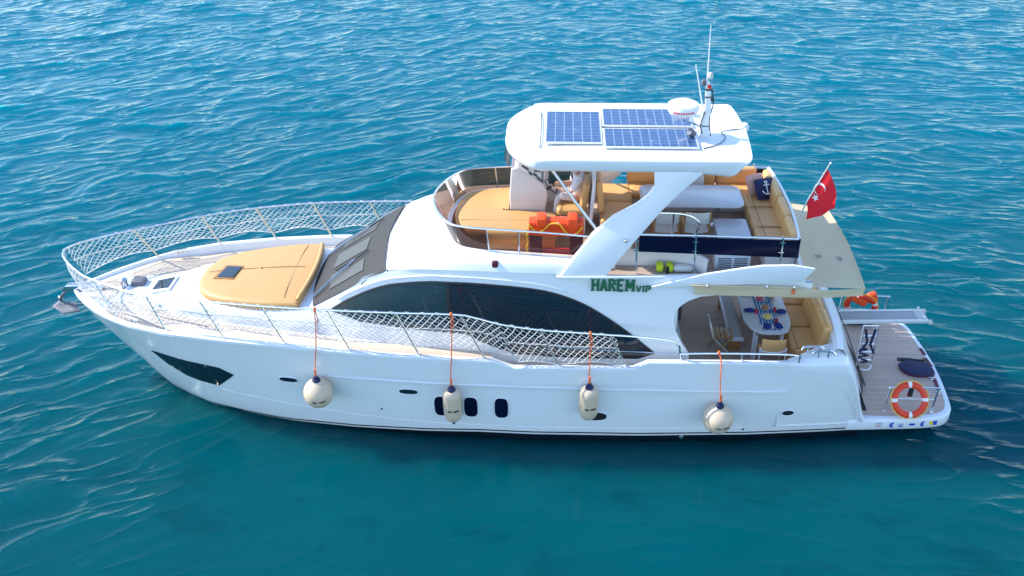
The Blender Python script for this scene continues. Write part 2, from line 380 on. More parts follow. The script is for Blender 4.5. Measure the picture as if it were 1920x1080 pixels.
# ------------------------------------------------------------------ hull form
HX = [-10.0, -9.8, -9.5, -9.2, -8.8, -8.4, -8, -7.1, -5.8, -4.5, -3, -1.5, -.1, .3, 1.5, 2.75, 3.05, 4.5, 5.9, 6.3, 6.9, 7.25, 7.55, 7.75]
HY = [.03, .30, .62, .90, 1.22, 1.48, 1.70, 2.02, 2.27, 2.44, 2.58, 2.63, 2.62, 2.61, 2.60, 2.59, 2.585, 2.55, 2.50, 2.485, 2.44, 2.38, 2.28, 2.2]
HZ = [2.15, 2.16, 2.18, 2.2, 2.22, 2.25, 2.27, 2.30, 2.32, 2.32, 2.28, 2.22, 2.16, 2.0, 2.01, 2.02, 2.18, 2.18, 2.16, 1.88, 1.72, 1.45, .85, .5]
WX = [-8.55, -8.2, -7.85, -7.3, -6.75, -5.8, -4.8, -3.2, -1.6, .7, 3, 5.3, 7.66]
WY = [0, .38, .7, 1.05, 1.37, 1.68, 1.94, 2.2, 2.36, 2.46, 2.43, 2.3, 2.05]
def sheer(x): return float(np.interp(x, HX, HZ))
def hys(x): return float(np.interp(x, HX, HY))
def stem_z(x): return float(np.interp(x, [-10.0, -9.9, -9.5, -8.95, -8.55, -8.1], [2.1, 1.75, 1.2, .5, 0, -.6]))
def hy(x, z):
    ys = hys(x); zs = sheer(x)
    if zs < 2.0 and x < 6: zs = 2.16
    if x > 6: zs = 2.15
    if x < -8.55: z0 = stem_z(x); y0 = 0
    else: z0 = 0; y0 = float(np.interp(x, WX, WY))
    t = (z-z0)/max(zs-z0, .01)
    if t < 0: return max(0, y0*(1+.55*z))if x > -8.55 else 0
    p = float(np.interp(x, [-10, -7.5, -4, 0], [.8, .85, .9, .8]))
    return y0+(ys-y0)*min(t, 1.0)**p
boat = thing("motor_yacht", "large white flybridge motor yacht lying still on turquoise water", "yacht", (0, 0, 0))
def hull():
    xs = sorted(set([round(x, 3) for x in np.r_[np.linspace(-10, -7, 31), np.linspace(-7, 7.75, 90), np.array(HX)]]))
    for sg in (-1, 1):
        pass
    mb = MB(); P = {}
    for sg in (-1, 1):
        rings = []
        for x in xs:
            zl = stem_z(x) if x < -8.1 else -.6
            zs = sheer(x); r = []
            for i in range(25):
                z = zl+(zs-zl)*(i/24); y = hy(x, z)
                zk = 1.6-.02*max(0, x+3.5)
                if x > -3.8: y += .03*min(1, (x+3.8)/1.5)*min(1, max(0, (z-zk)/.03))*(1-min(1, max(0, (x-5)/1.2)))
                if x < -8.1 and i == 0: y = .0
                r.append((x, sg*y, z))
            rings.append(r)
        mb.loft(rings, False); P[sg] = rings
    # stern closing face
    a = P[-1][-1]; b = P[1][-1]; mb.loft([a, b], False)
    mb.build("hull", hullm, boat, sharp=50)
hull()
def cap_rail():
    xs = sorted(set([round(x, 3) for x in np.r_[np.linspace(-9.97, -7, 26), np.linspace(-7, 5.9, 80), -.1, .3, 2.75, 3.05]]))
    for sg in (-1, 1):
        rings = []
        for x in xs:
            y = hys(x)+.03; z = sheer(x); w = .13 if x > -8 else max(.02, min(.13, .5*y)); d = .2
            yi = max(y-w, .0)
            prof = [(y, z-.03), (y, z+.025), (y-.02, z+.045), (yi+.02, z+.045), (yi, z+.02), (yi, z-d)]
            rings.append([(x, sg*a, b) for a, b in prof])
        MB().loft(rings, False).build("cap_rail", gel, boat, sharp=30)
cap_rail()
def deckz(x): return float(np.interp(x, [-10, -8.3, -7.5, -4, -.15, -.14, 3.9, 3.91, 7.1], [2.13, 2.20, 2.13, 2.13, 1.98, 1.80, 1.80, 1.4, 1.4]))
def deck():
    mb = MB(); rings = []
    for x in sorted(set(np.r_[np.linspace(-9.9, 7.0, 70), -.15, -.14, 3.9, 3.91])):
        y = max(.005, hys(x)-.09); z = deckz(x); rings.append([(x, -y+2*y*i/8, z) for i in range(9)])
    mb.loft(rings, False).build("main_deck", deckwhite, boat)
    # laid teak: side decks and bow, one sheet per side
    for sg in (-1, 1):
        rings = []
        for x in np.linspace(-8.9, -.17, 60):
            yo = hys(x)-.16; yi = float(np.interp(x, [-8.9, -8.2, -7.2, -6, -4.5, -3, 0], [.55, .65, 1.0, 1.35, 1.62, 1.82, 2.03])); yi = min(yi, yo-.03)
            rings.append([(x, sg*(yo+(yi-yo)*i/4), deckz(x)+.006) for i in range(5)])
        MB().loft(rings, False).build("teak_side_deck", teak, boat)
        MB().loft([[(x, sg*(hys(x)-.15), 1.806), (x, sg*2.06, 1.806)] for x in np.linspace(-.1, 3.88, 12)], False).build("teak_side_deck", teak, boat)
    MB().add([(3.95, -2.38, 1.406), (6.9, -2.3, 1.406), (6.9, 2.3, 1.406), (3.95, 2.38, 1.406)], [(0, 1, 2, 3)]).build("cockpit_sole", teakc, boat)
deck()
def bow_teak():
    pts = [(-9.45, -.35), (-9.45, .35), (-9.0, .55), (-8.95, .2), (-8.9, -.2), (-9.0, -.55)]
    MB().add([(x, y, deckz(x)+.012) for x, y in pts], [tuple(range(6))]).build("teak_bow_deck", teak, boat)
bow_teak()

# ------------------------------------------------------------------ deckhouse
def yb(x): return float(np.interp(x, [-8.3, -7.8, -7.2, -6, -4.5, -4.05, -3, -2, -1, 0, 1.5, 4], [.25, .62, .95, 1.3, 1.58, 1.64, 1.80, 1.91, 1.98, 2.02, 2.06, 2.1]))
def yl(x): return float(np.interp(x, [-4.05, -3.2, -2.35, -2, -1, 0, 1.5, 4, 6.3], [1.44, 1.50, 1.60, 1.68, 1.84, 1.90, 1.95, 2.0, 2.0]))
def zl(x): return float(np.interp(x, [-4.05, -3.2, -2.35, -2, -1, 0, 1.5, 4, 6.3], [2.66, 3.18, 3.68, 3.78, 3.87, 3.88, 3.85, 3.83, 3.8]))
def side(x, z):
    z0 = 1.8; t = max(0, min(1, (z-z0)/(zl(x)-z0))); return yb(x)+(yl(x)-yb(x))*t+.05*math.sin(math.pi*t)
def arc(z): return float(np.interp(z, [1.38, 2.1, 2.4, 2.7, 3.0, 3.2, 3.35, 3.46, 3.54, 3.6, 3.9], [3.97, 3.93, 3.74, 3.60, 3.565, 3.63, 3.80, 4.05, 4.40, 6.25, 6.25]))
def trunk():
    zt = lambda x: float(np.interp(x, [-8.35, -8.2, -7.6, -7, -6, -5, -4.0], [2.12, 2.2, 2.34, 2.45, 2.58, 2.65, 2.68]))
    rings = []
    for x in np.linspace(-8.35, -3.95, 40):
        z0 = deckz(x)-.02; H = zt(x)-z0; w = yb(x); p = .42; r = []
        for i in range(29):
            a = math.pi*i/28; c, s = math.cos(a), math.sin(a)
            r.append((x-.0*s, -w*math.copysign(abs(c)**p, c), z0+H*abs(s)**.62))
        rings.append(r)
    MB().loft(rings, False, False, False).add(rings[0], [tuple(range(29))]).build("foredeck_trunk", gel, boat, sharp=60)
trunk()
def house():
    zs = np.linspace(1.38, 1.0, 1)
    for sg in (-1, 1):
        out, inn = [], []
        U = np.linspace(0, 1, 70)
        rows = np.r_[np.linspace(0, .93, 24), .965, .98, 1.0]
        for t in rows:
            r = []; ri = []
            for u in U:
                x = -4.05+u*10.3
                # shrink x so that the aft edge follows the arc
                zz = 1.4+(zl(x)-1.4)*t
                xe = arc(zz); x = -4.05+u*(xe+4.05); zz = 1.4+(zl(x)-1.4)*t
                x = -4.05+u*(arc(zz)+4.05)
                y = side(x, zz); r.append((x, sg*y, zz)); ri.append((x, sg*(y-.1), zz))
            out.append(r); inn.append(ri)
        mb = MB().loft(out, False); mb.loft([[r[-1] for r in out], [r[-1] for r in inn]], False); mb.loft(inn, False)
        mb.build("cabin_side", gel, boat, sharp=45)
house()
def pt_ws(x, v):
    """windscreen surface: x -4.05..-2.35 along the slope, v -1..1 across"""
    t = (x+4.05)/1.7; e = 1-v*v
    return (x-.16*e, v*yl(x), zl(x)-.01+.0*e+.03*e)
def windscreen():
    rings = [[pt_ws(x, v) for v in np.linspace(-1, 1, 25)] for x in np.linspace(-4.05, -2.35, 20)]
    MB().loft(rings, False).build("windscreen_frame", gel, boat)
    ws = MB().loft([[(p[0]-.012, p[1], p[2]+.02) for p in r] for r in [[pt_ws(x, v) for v in np.linspace(-.985, .985, 25)] for x in np.linspace(-4.03, -2.36, 20)]], False).build("windscreen", cover, boat)
    for (v0, v1) in ((-.78, -.40), (-.20, .25), (.42, .78)):
        q = []
        for x in np.linspace(-3.62, -2.85, 6):
            s = (x+3.62)/.77; q.append([tuple(np.array(pt_ws(x, v))+np.array((-.02, 0, .033))) for v in np.linspace(v0+.06*s, v1-.0*s, 8)])
        MB().loft(q, False).build("clear_panel", cover2, ws)
    for yv, tip in ((-.80, -.35), (.45, .66)):
        a = np.array(pt_ws(-3.98, yv))+(-.06, 0, .05); b = np.array(pt_ws(-3.05, tip))+(-.04, 0, .07); c = np.array(pt_ws(-2.95, tip-.12))+(-.04, 0, .06); d = np.array(pt_ws(-3.5, tip-.02))+(-.04, 0, .06)
        wp = MB().tube([a, (a+b)/2+np.array((0, 0, .03)), b], .022, 6).build("wiper_arm", steel, ws)
        MB().tube([d, b, np.array(pt_ws(-2.75, tip+.1))+(-.04, 0, .06)], .018, 5).build("wiper_blade", blackp, ws)
windscreen()
def side_windows():
    up = cr([(-3.62, 2.70), (-3.2, 2.98), (-2.7, 3.25), (-2.2, 3.44), (-1.6, 3.555), (-1.1, 3.60), (-.3, 3.60), (.7, 3.53), (1.3, 3.40), (1.8, 3.19), (2.3, 2.87), (2.7, 2.56), (3.0, 2.30), (3.22, 2.1)], 6)
    lo = [(-3.62, 2.68), (-2.97, 2.52), (-1.38, 2.45), (-.75, 2.44), (-.28, 2.2), (.27, 1.98), (.95, 1.94), (1.97, 1.92), (2.9, 1.95), (3.22, 2.09)]
    ux, uz = zip(*up); lx, lz = zip(*lo)
    for sg in (-1, 1):
        for a, b, nm in ((-3.62, -1.08, "side_window"), (-1.03, 3.22, "side_window")):
            rings = []
            for x in np.linspace(a, b, 40):
                zt = float(np.interp(x, ux, uz)); zb = float(np.interp(x, lx, lz))
                rings.append([(x, sg*(side(x, z)+.014), z) for z in np.linspace(zb, zt, 10)])
            MB().loft(rings, False).build(nm, glassf if a < -3 else glassd, boat)
        fr = [(x, sg*(side(x, z)+.012), z) for x, z in up]
        MB().tube(fr, .018, 6).build("window_trim", black, boat)
        x = -1.055; MB().tube([(x, sg*(side(x, z)+.012), z) for z in np.linspace(2.47, 3.58, 8)], .026, 6).build("window_mullion", blackp, boat)
        fr2 = [(x, sg*(side(x, z+.13)+.01), z+.13) for x, z in up[3:52]]
        MB().tube(fr2, .016, 6).build("window_moulding", gel, boat)
side_windows()
def bulkhead():
    MB().box((3.62, 0, 2.6), (.06, 3.9, 2.3)).build("saloon_bulkhead", gel, boat)
    MB().box((3.66, 0, 2.45), (.05, 2.6, 2.0)).build("saloon_door", glassd, boat)
bulkhead()
# fly deck floor and cockpit overhang
def fly_deck():
    half = [(-1.25, 0), (-1.15, .6), (-.9, 1.15), (-.5, 1.42), (.2, 1.62), (1.5, 1.88), (4, 1.9), (5.6, 1.85), (6.05, 1.75), (6.2, 1.2), (6.25, 0)]
    o = cr(half, 5); o = o+[(x, -y) for x, y in o[::-1]][1:-1]
    mb = MB(); mb.prism([(x, y, 3.62) for x, y in o], (0, 0, .18)); mb.build("fly_deck", deckwhite, boat)
    MB().add([(x*.985+.02, y*.955, 3.806) for x, y in o], [tuple(range(len(o)))]).build("fly_deck_teak", teakc, boat)
fly_deck()
# fly coaming: outer lip L rises to the ring R that carries the acrylic screen
Lh = [(1.62, 1.945, 3.85), (.8, 1.93, 3.87), (0, 1.90, 3.88), (-1, 1.84, 3.87), (-1.7, 1.74, 3.82), (-2.15, 1.64, 3.745), (-2.36, 1.50, 3.67), (-2.42, 1.1, 3.68), (-2.48, .5, 3.69), (-2.51, 0, 3.70)]
Rh = [(1.7, 1.70, 4.12), (1.3, 1.64, 4.12), (.6, 1.57, 4.12), (0, 1.51, 4.12), (-.5, 1.43, 4.12), (-.85, 1.25, 4.11), (-1.05, .9, 4.11), (-1.16, .5, 4.1), (-1.2, .2, 4.1), (-1.2, 0, 4.1)]
Th = [(1.8, 1.79, 4.66), (1.33, 1.71, 4.66), (.6, 1.61, 4.66), (-.14, 1.53, 4.66), (-.65, 1.45, 4.655), (-1.02, 1.29, 4.65), (-1.28, .90, 4.65), (-1.43, .45, 4.65), (-1.49, .15, 4.65), (-1.5, 0, 4.65)]
NR = 91
def full(h):
    p = cr(h, 8); return resamp([(x, -y, z) for x, y, z in p]+[(x, y, z) for x, y, z in p[::-1]][1:], NR)
Lr, Rr, Tr = full(Lh), full(Rh), full(Th)
def coaming():
    rings = [Lr]
    for s, up in ((.2, .055), (.4, .095), (.6, .10), (.8, .075), (.92, .04)):
        rings.append([tuple(np.array(a)*(1-s)+np.array(b)*s+np.array((-.25*up if abs(a[1]) < 1.4 else 0, np.sign(a[1])*up*.7*min(1, abs(a[1])), up*1.0))) for a, b in zip(Lr, Rr)])
    rings.append([(x, y, z+.012) for x, y, z in Rr])
    def inset(d, z): return [(x+d*(1-min(1, abs(y)/1.35)**3), y-np.sign(y)*d*min(1, abs(y)/1.2), z) for x, y, _ in Rr]
    rings += [inset(.07, 4.125), inset(.09, 4.09), inset(.1, 3.79)]
    MB().loft(rings, False).build("fly_coaming", gel, boat, sharp=50)
coaming()
def fly_screen():
    gl = [((0.0, .30), smoked_d, "acrylic_screen", "dark tinted side panel"), ((.30, .385), smokec, "acrylic_screen", "clear side panel"), ]
    cuts = [(0, 15, smokec), (15, 22, smokec), (22, 33, smokeb), (33, 44, smokeb), (44, 53, smokeb), (53, 68, smokeb), (68, 90, smokeb)]
    for a, b, m in cuts:
        A = Rr[a:b+1]; B = Tr[a:b+1]
        MB().loft([A, [tuple((np.array(p)+np.array(q))/2) for p, q in zip(A, B)], B], False).build("acrylic_screen", m, boat)
        if a: MB().tube([Rr[a], Tr[a]], .016, 6).build("screen_post", steel, boat)
    MB().tube(Tr, .02, 8).build("screen_rail", steel, boat)
    MB().tube([(x, y, z+.015) for x, y, z in Rr[20:70]], .022, 8).build("screen_base_trim", gel, boat)
fly_screen()
# ------------------------------------------------------------------ aft fly side: raised dark panels on steel legs, aft coaming
def aft_fly():
    for sg in (-1, 1):
        y = sg*1.75
        MB().tube([(2.6, y, 4.70), (4, y, 4.69), (5.92, sg*1.72, 4.63)], .022, 8).build("hand_rail", steel, boat)
        MB().prism([(2.79, y, 4.31), (5.97, sg*1.72, 4.20), (5.95, sg*1.72, 4.59), (2.79, y, 4.665)], (0, -sg*.012, 0)).build("side_panel", navyg, boat)
        for x in (2.74, 3.9, 5.6):
            MB().tube([(x+.03, y+sg*.012, 3.80), (x, y+sg*.012, 4.70)], .019, 8).build("rail_leg", steel, boat)
            for z in (4.35, 4.56): MB().box((x, y+sg*.02, z), (.11, .02, .018)).build("panel_clamp", steel, boat)
        # swept fin outside the fascia
        poly = [(3.05, 3.69), (3.6, 3.86), (4.1, 4.01), (4.83, 4.15), (5.21, 4.215), (5.8, 4.235), (6.24, 4.16), (6.02, 3.86), (5.2, 3.80), (3.92, 3.72)]
        MB().prism([(x, sg*2.02, z) for x, z in poly], (0, sg*.07, 0)).build("side_fin", gel, boat, bev=.018)
        mb = MB().prism([(x, sg*1.93, z) for x, z in [(1.15, 3.85), (2.4, 3.875), (3.4, 3.905), (4.4, 3.95), (5.4, 3.95), (6.1, 3.9), (6.1, 3.62), (4.2, 3.58), (3.4, 3.62), (1.25, 3.80)]], (0, sg*.09, 0)).build("fascia", gel, boat, bev=.01)
        # pylon carrying the hardtop
        s = [(3.02, 5.96), (3.04, 5.66), (2.93, 5.48), (2.72, 5.30), (2.26, 5.05), (1.86, 4.70), (1.55, 4.29), (1.24, 3.87), (1.2, 3.80), (2.06, 3.76), (2.1, 3.80), (2.4, 4.2), (3.18, 5.17), (3.6, 5.6), (3.94, 5.90), (3.98, 5.96)]
        yy = lambda z: sg*(2.012-.225*(z-3.8))
        MB().prism([(x, yy(z), z) for x, z in s], (0, -sg*.16, 0)).build("hardtop_pylon", gel, boat, bev=.02, seg=3)
        MB().tube([(1.02, sg*1.36, 5.93), (1.5, sg*1.50, 5.28), (1.98, sg*1.64, 4.68)], .032, 10).build("hardtop_strut", steel, boat)
        MB().box((1.02, sg*1.34, 5.92), (.2, .14, .07)).build("strut_bracket", steel, boat, bev=.01)
    # aft coaming
    A = []
    for i in range(25):
        v = -1+2*i/24; A.append((5.93+.11*(1-v*v)-.0, 1.74*v))
    rings = [[(x+.0, y, 3.79) for x, y in A], [(x+.02, y, 4.2) for x, y in A], [(x+.03, y, 4.62) for x, y in A], [(x+.015, y*.998, 4.645) for x, y in A], [(x-.03, y*.985, 4.645) for x, y in A], [(x-.04, y*.98, 4.60) for x, y in A], [(x-.05, y*.98, 3.80) for x, y in A]]
    MB().loft(rings, False).build("aft_coaming", gel, boat)
    mb = MB().lathe([(.0, 0), (.035, 0), (.04, .03), (.025, .06), (0, .065)], (2.52, -1.86, 4.62), 12, Vector((0, -1, 0))); mb.build("deck_light", steel, boat)
    MB().rbox((-.08, -1.83, 4.02), (.13, .09, .15), .03, 4).build("navigation_light", maroon, boat)
aft_fly()
def hardtop():
    half = [(.08, 0), (.09, .5), (.20, .88), (.42, 1.25), (.64, 1.48), (.82, 1.55), (1.2, 1.56), (3, 1.565), (4.6, 1.55), (4.86, 1.50), (4.95, .9), (5.0, 0)]
    o = cr(half, 6); o = o+[(x, -y) for x, y in o[::-1]][1:-1]
    cx = 2.6
    def ring(k, z, aft=0, crown=0):
        r = []
        for x, y in o:
            X = cx+(x-cx)*k; fx = max(0, (X-3.6)/1.4)
            X -= aft*fx
            fr = max(0, (1.6-X)/1.5)
            r.append((X, y*(1-(1-k)*1.4) if k > .85 else y*k*.95, z-.10*fx*(1 if z < 6.05 else 0) +(crown) - .05*fr*fr*(1 if z > 6.1 else .3)))
        return r
    rings = [ring(.90, 5.915, .35), ring(.955, 5.915, .38), ring(.978, 5.935, .36), ring(.995, 6.0, .28), ring(1, 6.09, .12), ring(1, 6.165, .02), ring(.996, 6.19, 0), ring(.985, 6.2), ring(.90, 6.203), ring(.5, 6.215), ring(.02, 6.22)]
    MB().loft(rings, True, True, True).build("hardtop", gel, boat, sharp=50)
    mb = MB().tube(cr([(.62, 1.28, 6.2), (.66, 1.28, 6.27), (1.05, 1.30, 6.28), (1.1, 1.3, 6.21)], 4), .014, 6); mb.build("grab_rail", steel, boat)
    MB().tube(cr([(.78, .92, 6.21), (.80, .3, 6.225), (.80, -.6, 6.225), (.79, -1.0, 6.21)], 4), .012, 5).build("roof_cable", galv, boat)
    MB().tube(cr([(4.0, -1.0, 6.22), (4.3, -.8, 6.225), (4.5, -.45, 6.23), (4.45, -.2, 6.24), (4.7, .0, 6.22), (4.95, .1, 6.2)], 5), .011, 5).build("roof_cable", galv, boat)
    MB().lathe([(.0, 0), (.09, 0), (.10, .08), (.06, .15), (0, .17)], (4.98, .22, 6.12), 14).build("stern_light", white, boat)
    MB().tube([(4.85, .2, 6.2), (4.98, .0, 6.24)], .02, 6).build("light_bracket", steel, boat)
hardtop()
# ------------------------------------------------------------------ stern: transom, quarters, platform
def stern():
    V = np.linspace(-1, 1, 25)
    def line(xc, xe, y, z): return [(xc+(xe-xc)*abs(v)**2.4, v*y, z) for v in V]
    rings = [line(6.98, 6.80, 2.28, 1.4), line(6.98, 6.80, 2.28, 2.2), line(6.99, 6.82, 2.28, 2.36), line(7.06, 6.9, 2.28, 2.42), line(7.24, 7.02, 2.27, 2.38), line(7.34, 7.1, 2.26, 2.22), line(7.62, 7.32, 2.24, 1.5), line(7.95, 7.58, 2.2, .8), line(8.1, 7.70, 2.16, .4)]
    MB().loft(rings, False).build("transom", gel, boat, sharp=40)
    for sg in (-1, 1):   # rounded quarter that runs from the bulwark down to the platform
        R = []
        K = [(5.88, 2.53, 2.36, 2.205), (6.1, 2.525, 2.25, 2.225), (6.4, 2.51, 2.08, 2.27), (6.7, 2.49, 1.96, 2.33), (6.95, 2.46, 1.9, 2.34), (7.15, 2.43, 1.9, 2.2), (7.33, 2.38, 1.9, 1.9), (7.5, 2.32, 1.9, 1.45), (7.63, 2.26, 1.9, 1.0), (7.74, 2.2, 1.9, .66), (7.80, 2.15, 1.9, .50)]
        for x, yo, yi, zt in cr(K, 3):
            wd = yo-yi; e = min(.5, .08+.5*max(0, x-5.88), max(.02, zt-.38)); zb = max(.28, min(zt-e-.12, sheer(x)-.12)); yh = hy(x, max(zb, .3))+.012
            R.append([(x, sg*yh, zb), (x, sg*max(yh, hy(x, zt-e)+.008), zt-e), (x, sg*(yo-.02), zt-e*.5), (x, sg*(yo-.16*min(1, wd)), zt-e*.2), (x, sg*(yo-.42*wd), zt-e*.04), (x, sg*(yi+.12*wd), zt), (x, sg*(yi+.02), zt-.02), (x, sg*yi, zt-.08), (x, sg*yi, .4)])
        MB().loft(R, False, False, False).build("stern_quarter", gel, boat, sharp=50)
        MB().prism([(7.1, sg*1.88, 2.0), (7.3, sg*1.88, 1.9), (7.9, sg*1.88, .55), (7.6, sg*1.88, .55)], (0, -sg*.03, 0)).build("stair_recess", black, boat)
    # black hinge gap at foot of transom
    MB().tube([(p[0]+.02, p[1]*.8, p[2]+.06) for p in line(8.1, 7.7, 2.16, .5)], .03, 6).build("transom_seal", black, boat)
    # garage door outline
    gd = [(7.36, -1.2, 2.16), (7.36, 1.2, 2.16), (8.0, 1.25, .7), (8.0, -1.25, .7), (7.36, -1.2, 2.16)]
    MB().tube([(x+.012, y, z) for x, y, z in resamp(gd, 40)], .012, 5).build("garage_door_seam", black, boat)
    half = [(7.45, 2.16), (8.2, 2.11), (8.9, 2.06), (9.4, 1.98), (9.62, 1.88), (9.76, 1.70), (9.82, 1.45), (9.90, .7), (9.93, 0)]
    o = cr(half, 6); o = o+[(x, -y) for x, y in o[::-1]][1:]
    def ring(k, z): return [(7.4+(x-7.4)*(1-k*.4), y*(1-k), z) for x, y in o]+[(7.3, -1.9, z), (7.3, 1.9, z)]
    MB().loft([ring(.05, .20), ring(.012, .21), ring(0, .26), ring(0, .44), ring(.006, .475), ring(.016, .49), ring(.04, .492), ring(.5, .492)], True, True, True).build("swim_platform", gel, boat, sharp=40)
    t = cr([(7.6, 1.95), (8.2, 1.98), (8.9, 1.93), (9.35, 1.85), (9.55, 1.75), (9.66, 1.58), (9.72, 1.35), (9.79, .7), (9.82, 0)], 6); t = t+[(x, -y) for x, y in t[::-1]][1:]
    MB().add([(x, y, .499) for x, y in t], [tuple(range(len(t)))]).build("platform_teak", teakp, boat)
    # running line of spray strake near the waterline
    MB().tube([(x, -hy(x, .42)+.01, .42) for x in np.linspace(5.6, 7.7, 14)], [.004, .012, .02]+[.032]*11, 6).build("spray_strake", gel, boat)
    MB().box((8.3, 0, .08), (1.3, 3.4, .22)).build("platform_bracket", black, boat, bev=.03)
stern()
# ------------------------------------------------------------------ hull windows, rub rail, fittings
def hull_fittings():
    up = [(-7.78, 1.50), (-7.2, 1.50), (-6.6, 1.475), (-6.12, 1.44), (-5.80, 1.28)]; lo = [(-7.78, 1.48), (-7.5, 1.14), (-7.03, .90), (-6.55, .83), (-6.27, .80), (-5.80, 1.27)]
    for sg in (-1, 1):
        rings = []
        for x in np.linspace(-7.78, -5.80, 34):
            a = np.interp(x, *zip(*lo)); b = np.interp(x, *zip(*up)); rings.append([(x, sg*(hy(x, z)+.012), z) for z in np.linspace(a, b, 8)])
        MB().loft(rings, False).build("bow_window", glassd, boat)
        def port(x, z, rx, rz, e, name, m):
            pts = []
            for i in range(32):
                a = 2*math.pi*i/32; c, s = math.cos(a), math.sin(a)
                X = x+rx*math.copysign(abs(c)**e, c); Z = z+rz*math.copysign(abs(s)**e, s); pts.append((X, sg*(hy(X, Z)+.014), Z))
            o = MB().add([(x, sg*(hy(x, z)+.014), z)]+pts, [(0, 1+i, 1+(i+1) % 32) for i in range(32)]).build(name, m, boat)
            MB().tube(pts, .011, 5, True).build("porthole_rim", gel, o)
        port(-4.53, 1.36, .205, .075, .7, "oval_porthole", glassd); port(-1.92, 1.29, .205, .075, .7, "oval_porthole", glassd)
        for x in (-1.24, -.61, .04): port(x, .92, .155, .285, .62, "tall_porthole", navyg)
        port(2.02, .74, .26, .12, .8, "exhaust_outlet", black); port(6.09, .81, .13, .08, .9, "vent_outlet", blackp)
        MB().tube([(x, sg*(hy(x, .40+.03*max(0, -x-1)**1.4)-.004), .40+.03*max(0, -x-1)**1.4) for x in np.linspace(-6.2, 5.2, 50)], .010, 5).build("chine_line", gel, boat)
        MB().tube([(x, sg*(hy(x, 1.62-.02*max(0, x+3.5))+.03), 1.62-.02*max(0, x+3.5)) for x in np.linspace(-3.6, 6.0, 60)], .02, 6).build("rub_rail", gel, boat)
        for x, z in ((-2.55, .72), (5.2, .35)): MB().sphere((x, sg*hy(x, z), z), .025, 8).build("drain_fitting", blackp, boat)
        MB().lathe([(0, 0), (.05, 0), (.04, .03), (0, .035)], (3.9, sg*(hy(3.9, .13)), .13), 10, Vector((0, sg, 0))).build("drain_fitting", steel, boat)
hull_fittings()
# bow / side railing
base = {0: (-8.46, 1.32), 1: (-7.11, 1.93), 2: (-5.78, 2.19), 3: (-4.43, 2.38), 4: (-3.05, 2.52), 5: (-1.62, 2.56), 6: (-.28, 2.56), 7: (1.24, 2.54), 8: (2.62, 2.53)}
top = [(-9.99, 0, 3.2), (-9.86, .33, 3.17), (-9.3, .88, 3.12), (-8.75, 1.22, 3.10), (-7.43, 1.85, 3.14), (-6.18, 2.15, 3.23), (-4.82, 2.38, 3.27), (-3.44, 2.50, 3.28), (-2.05, 2.56, 3.28), (-.85, 2.57, 3.27), (-.45, 2.57, 3.20), (.1, 2.56, 3.04), (.9, 2.55, 2.92), (1.9, 2.54, 2.85), (3.45, 2.52, 2.71), (3.69, 2.51, 2.40)]
TOPS = {0: (-8.85, 1.17, 3.10), 1: (-7.43, 1.85, 3.14), 2: (-6.18, 2.15, 3.23), 3: (-4.82, 2.38, 3.27), 4: (-3.44, 2.50, 3.28), 5: (-2.05, 2.56, 3.28), 6: (-.75, 2.57, 3.265), 7: (.85, 2.55, 2.93), 8: (2.25, 2.535, 2.82)}
TOPC = cr(top, 8)
def railing():
    for sg in (-1, 1):
        MB().tube([(x, sg*y, z) for x, y, z in TOPC], .021, 8).build("bow_rail", steel, boat)
        for k, (x, y) in base.items():
            if sg > 0 and k > 7: continue
            z = sheer(x)+.03; t = TOPS[k]
            MB().tube([(x, sg*y, z), (x-.02, sg*y, z+.05), (t[0], sg*t[1], t[2])], .021, 7).build("stanchion", postm if sg > 0 else steel, boat)
            MB().lathe([(0, 0), (.035, 0), (.03, .03), (0, .03)], (x, sg*y, z), 8).build("stanchion_foot", steel, boat)
        MB().tube([(1.2, sg*2.53, 2.5), (2.4, sg*2.52, 2.42), (3.6, sg*2.51, 2.38)], .012, 6).build("guard_wire", steel, boat)
        mb = MB().tube(cr([(3.69, sg*2.51, 2.38), (4.5, sg*2.50, 2.40), (5.95, sg*2.46, 2.37), (6.12, sg*2.45, 2.24)], 4), .021, 8); mb.build("cockpit_rail", steel, boat)
        for x in (3.72, 4.95, 6.1): MB().tube([(x, sg*2.49, 2.2), (x, sg*2.49, 2.39)], .018, 7).build("rail_leg", steel, boat)
        # quarter cleats
        for x, y in ((6.32, 2.20), (6.50, 2.36)):
            mb = MB().tube(cr([(x-.12, sg*y, 2.32), (x-.05, sg*y, 2.40), (x+.25, sg*y, 2.40), (x+.34, sg*y, 2.32)], 4), .025, 7)
            for d in (0, .2): mb.tube([(x+d, sg*y, 2.22), (x+d, sg*y, 2.44)], .022, 7)
            mb.build("mooring_cleat", steel, boat)
        for x, y in ((-8.0, 1.55),):
            mb = MB().tube([(x-.16, sg*(y-.08), 2.37), (x+.16, sg*(y+.05), 2.37)], .025, 7)
            for d in (-.06, .06): mb.tube([(x+d, sg*(y+d*.4), 2.26), (x+d, sg*(y+d*.4), 2.37)], .022, 7)
            mb.build("mooring_cleat", steel, boat)
railing()
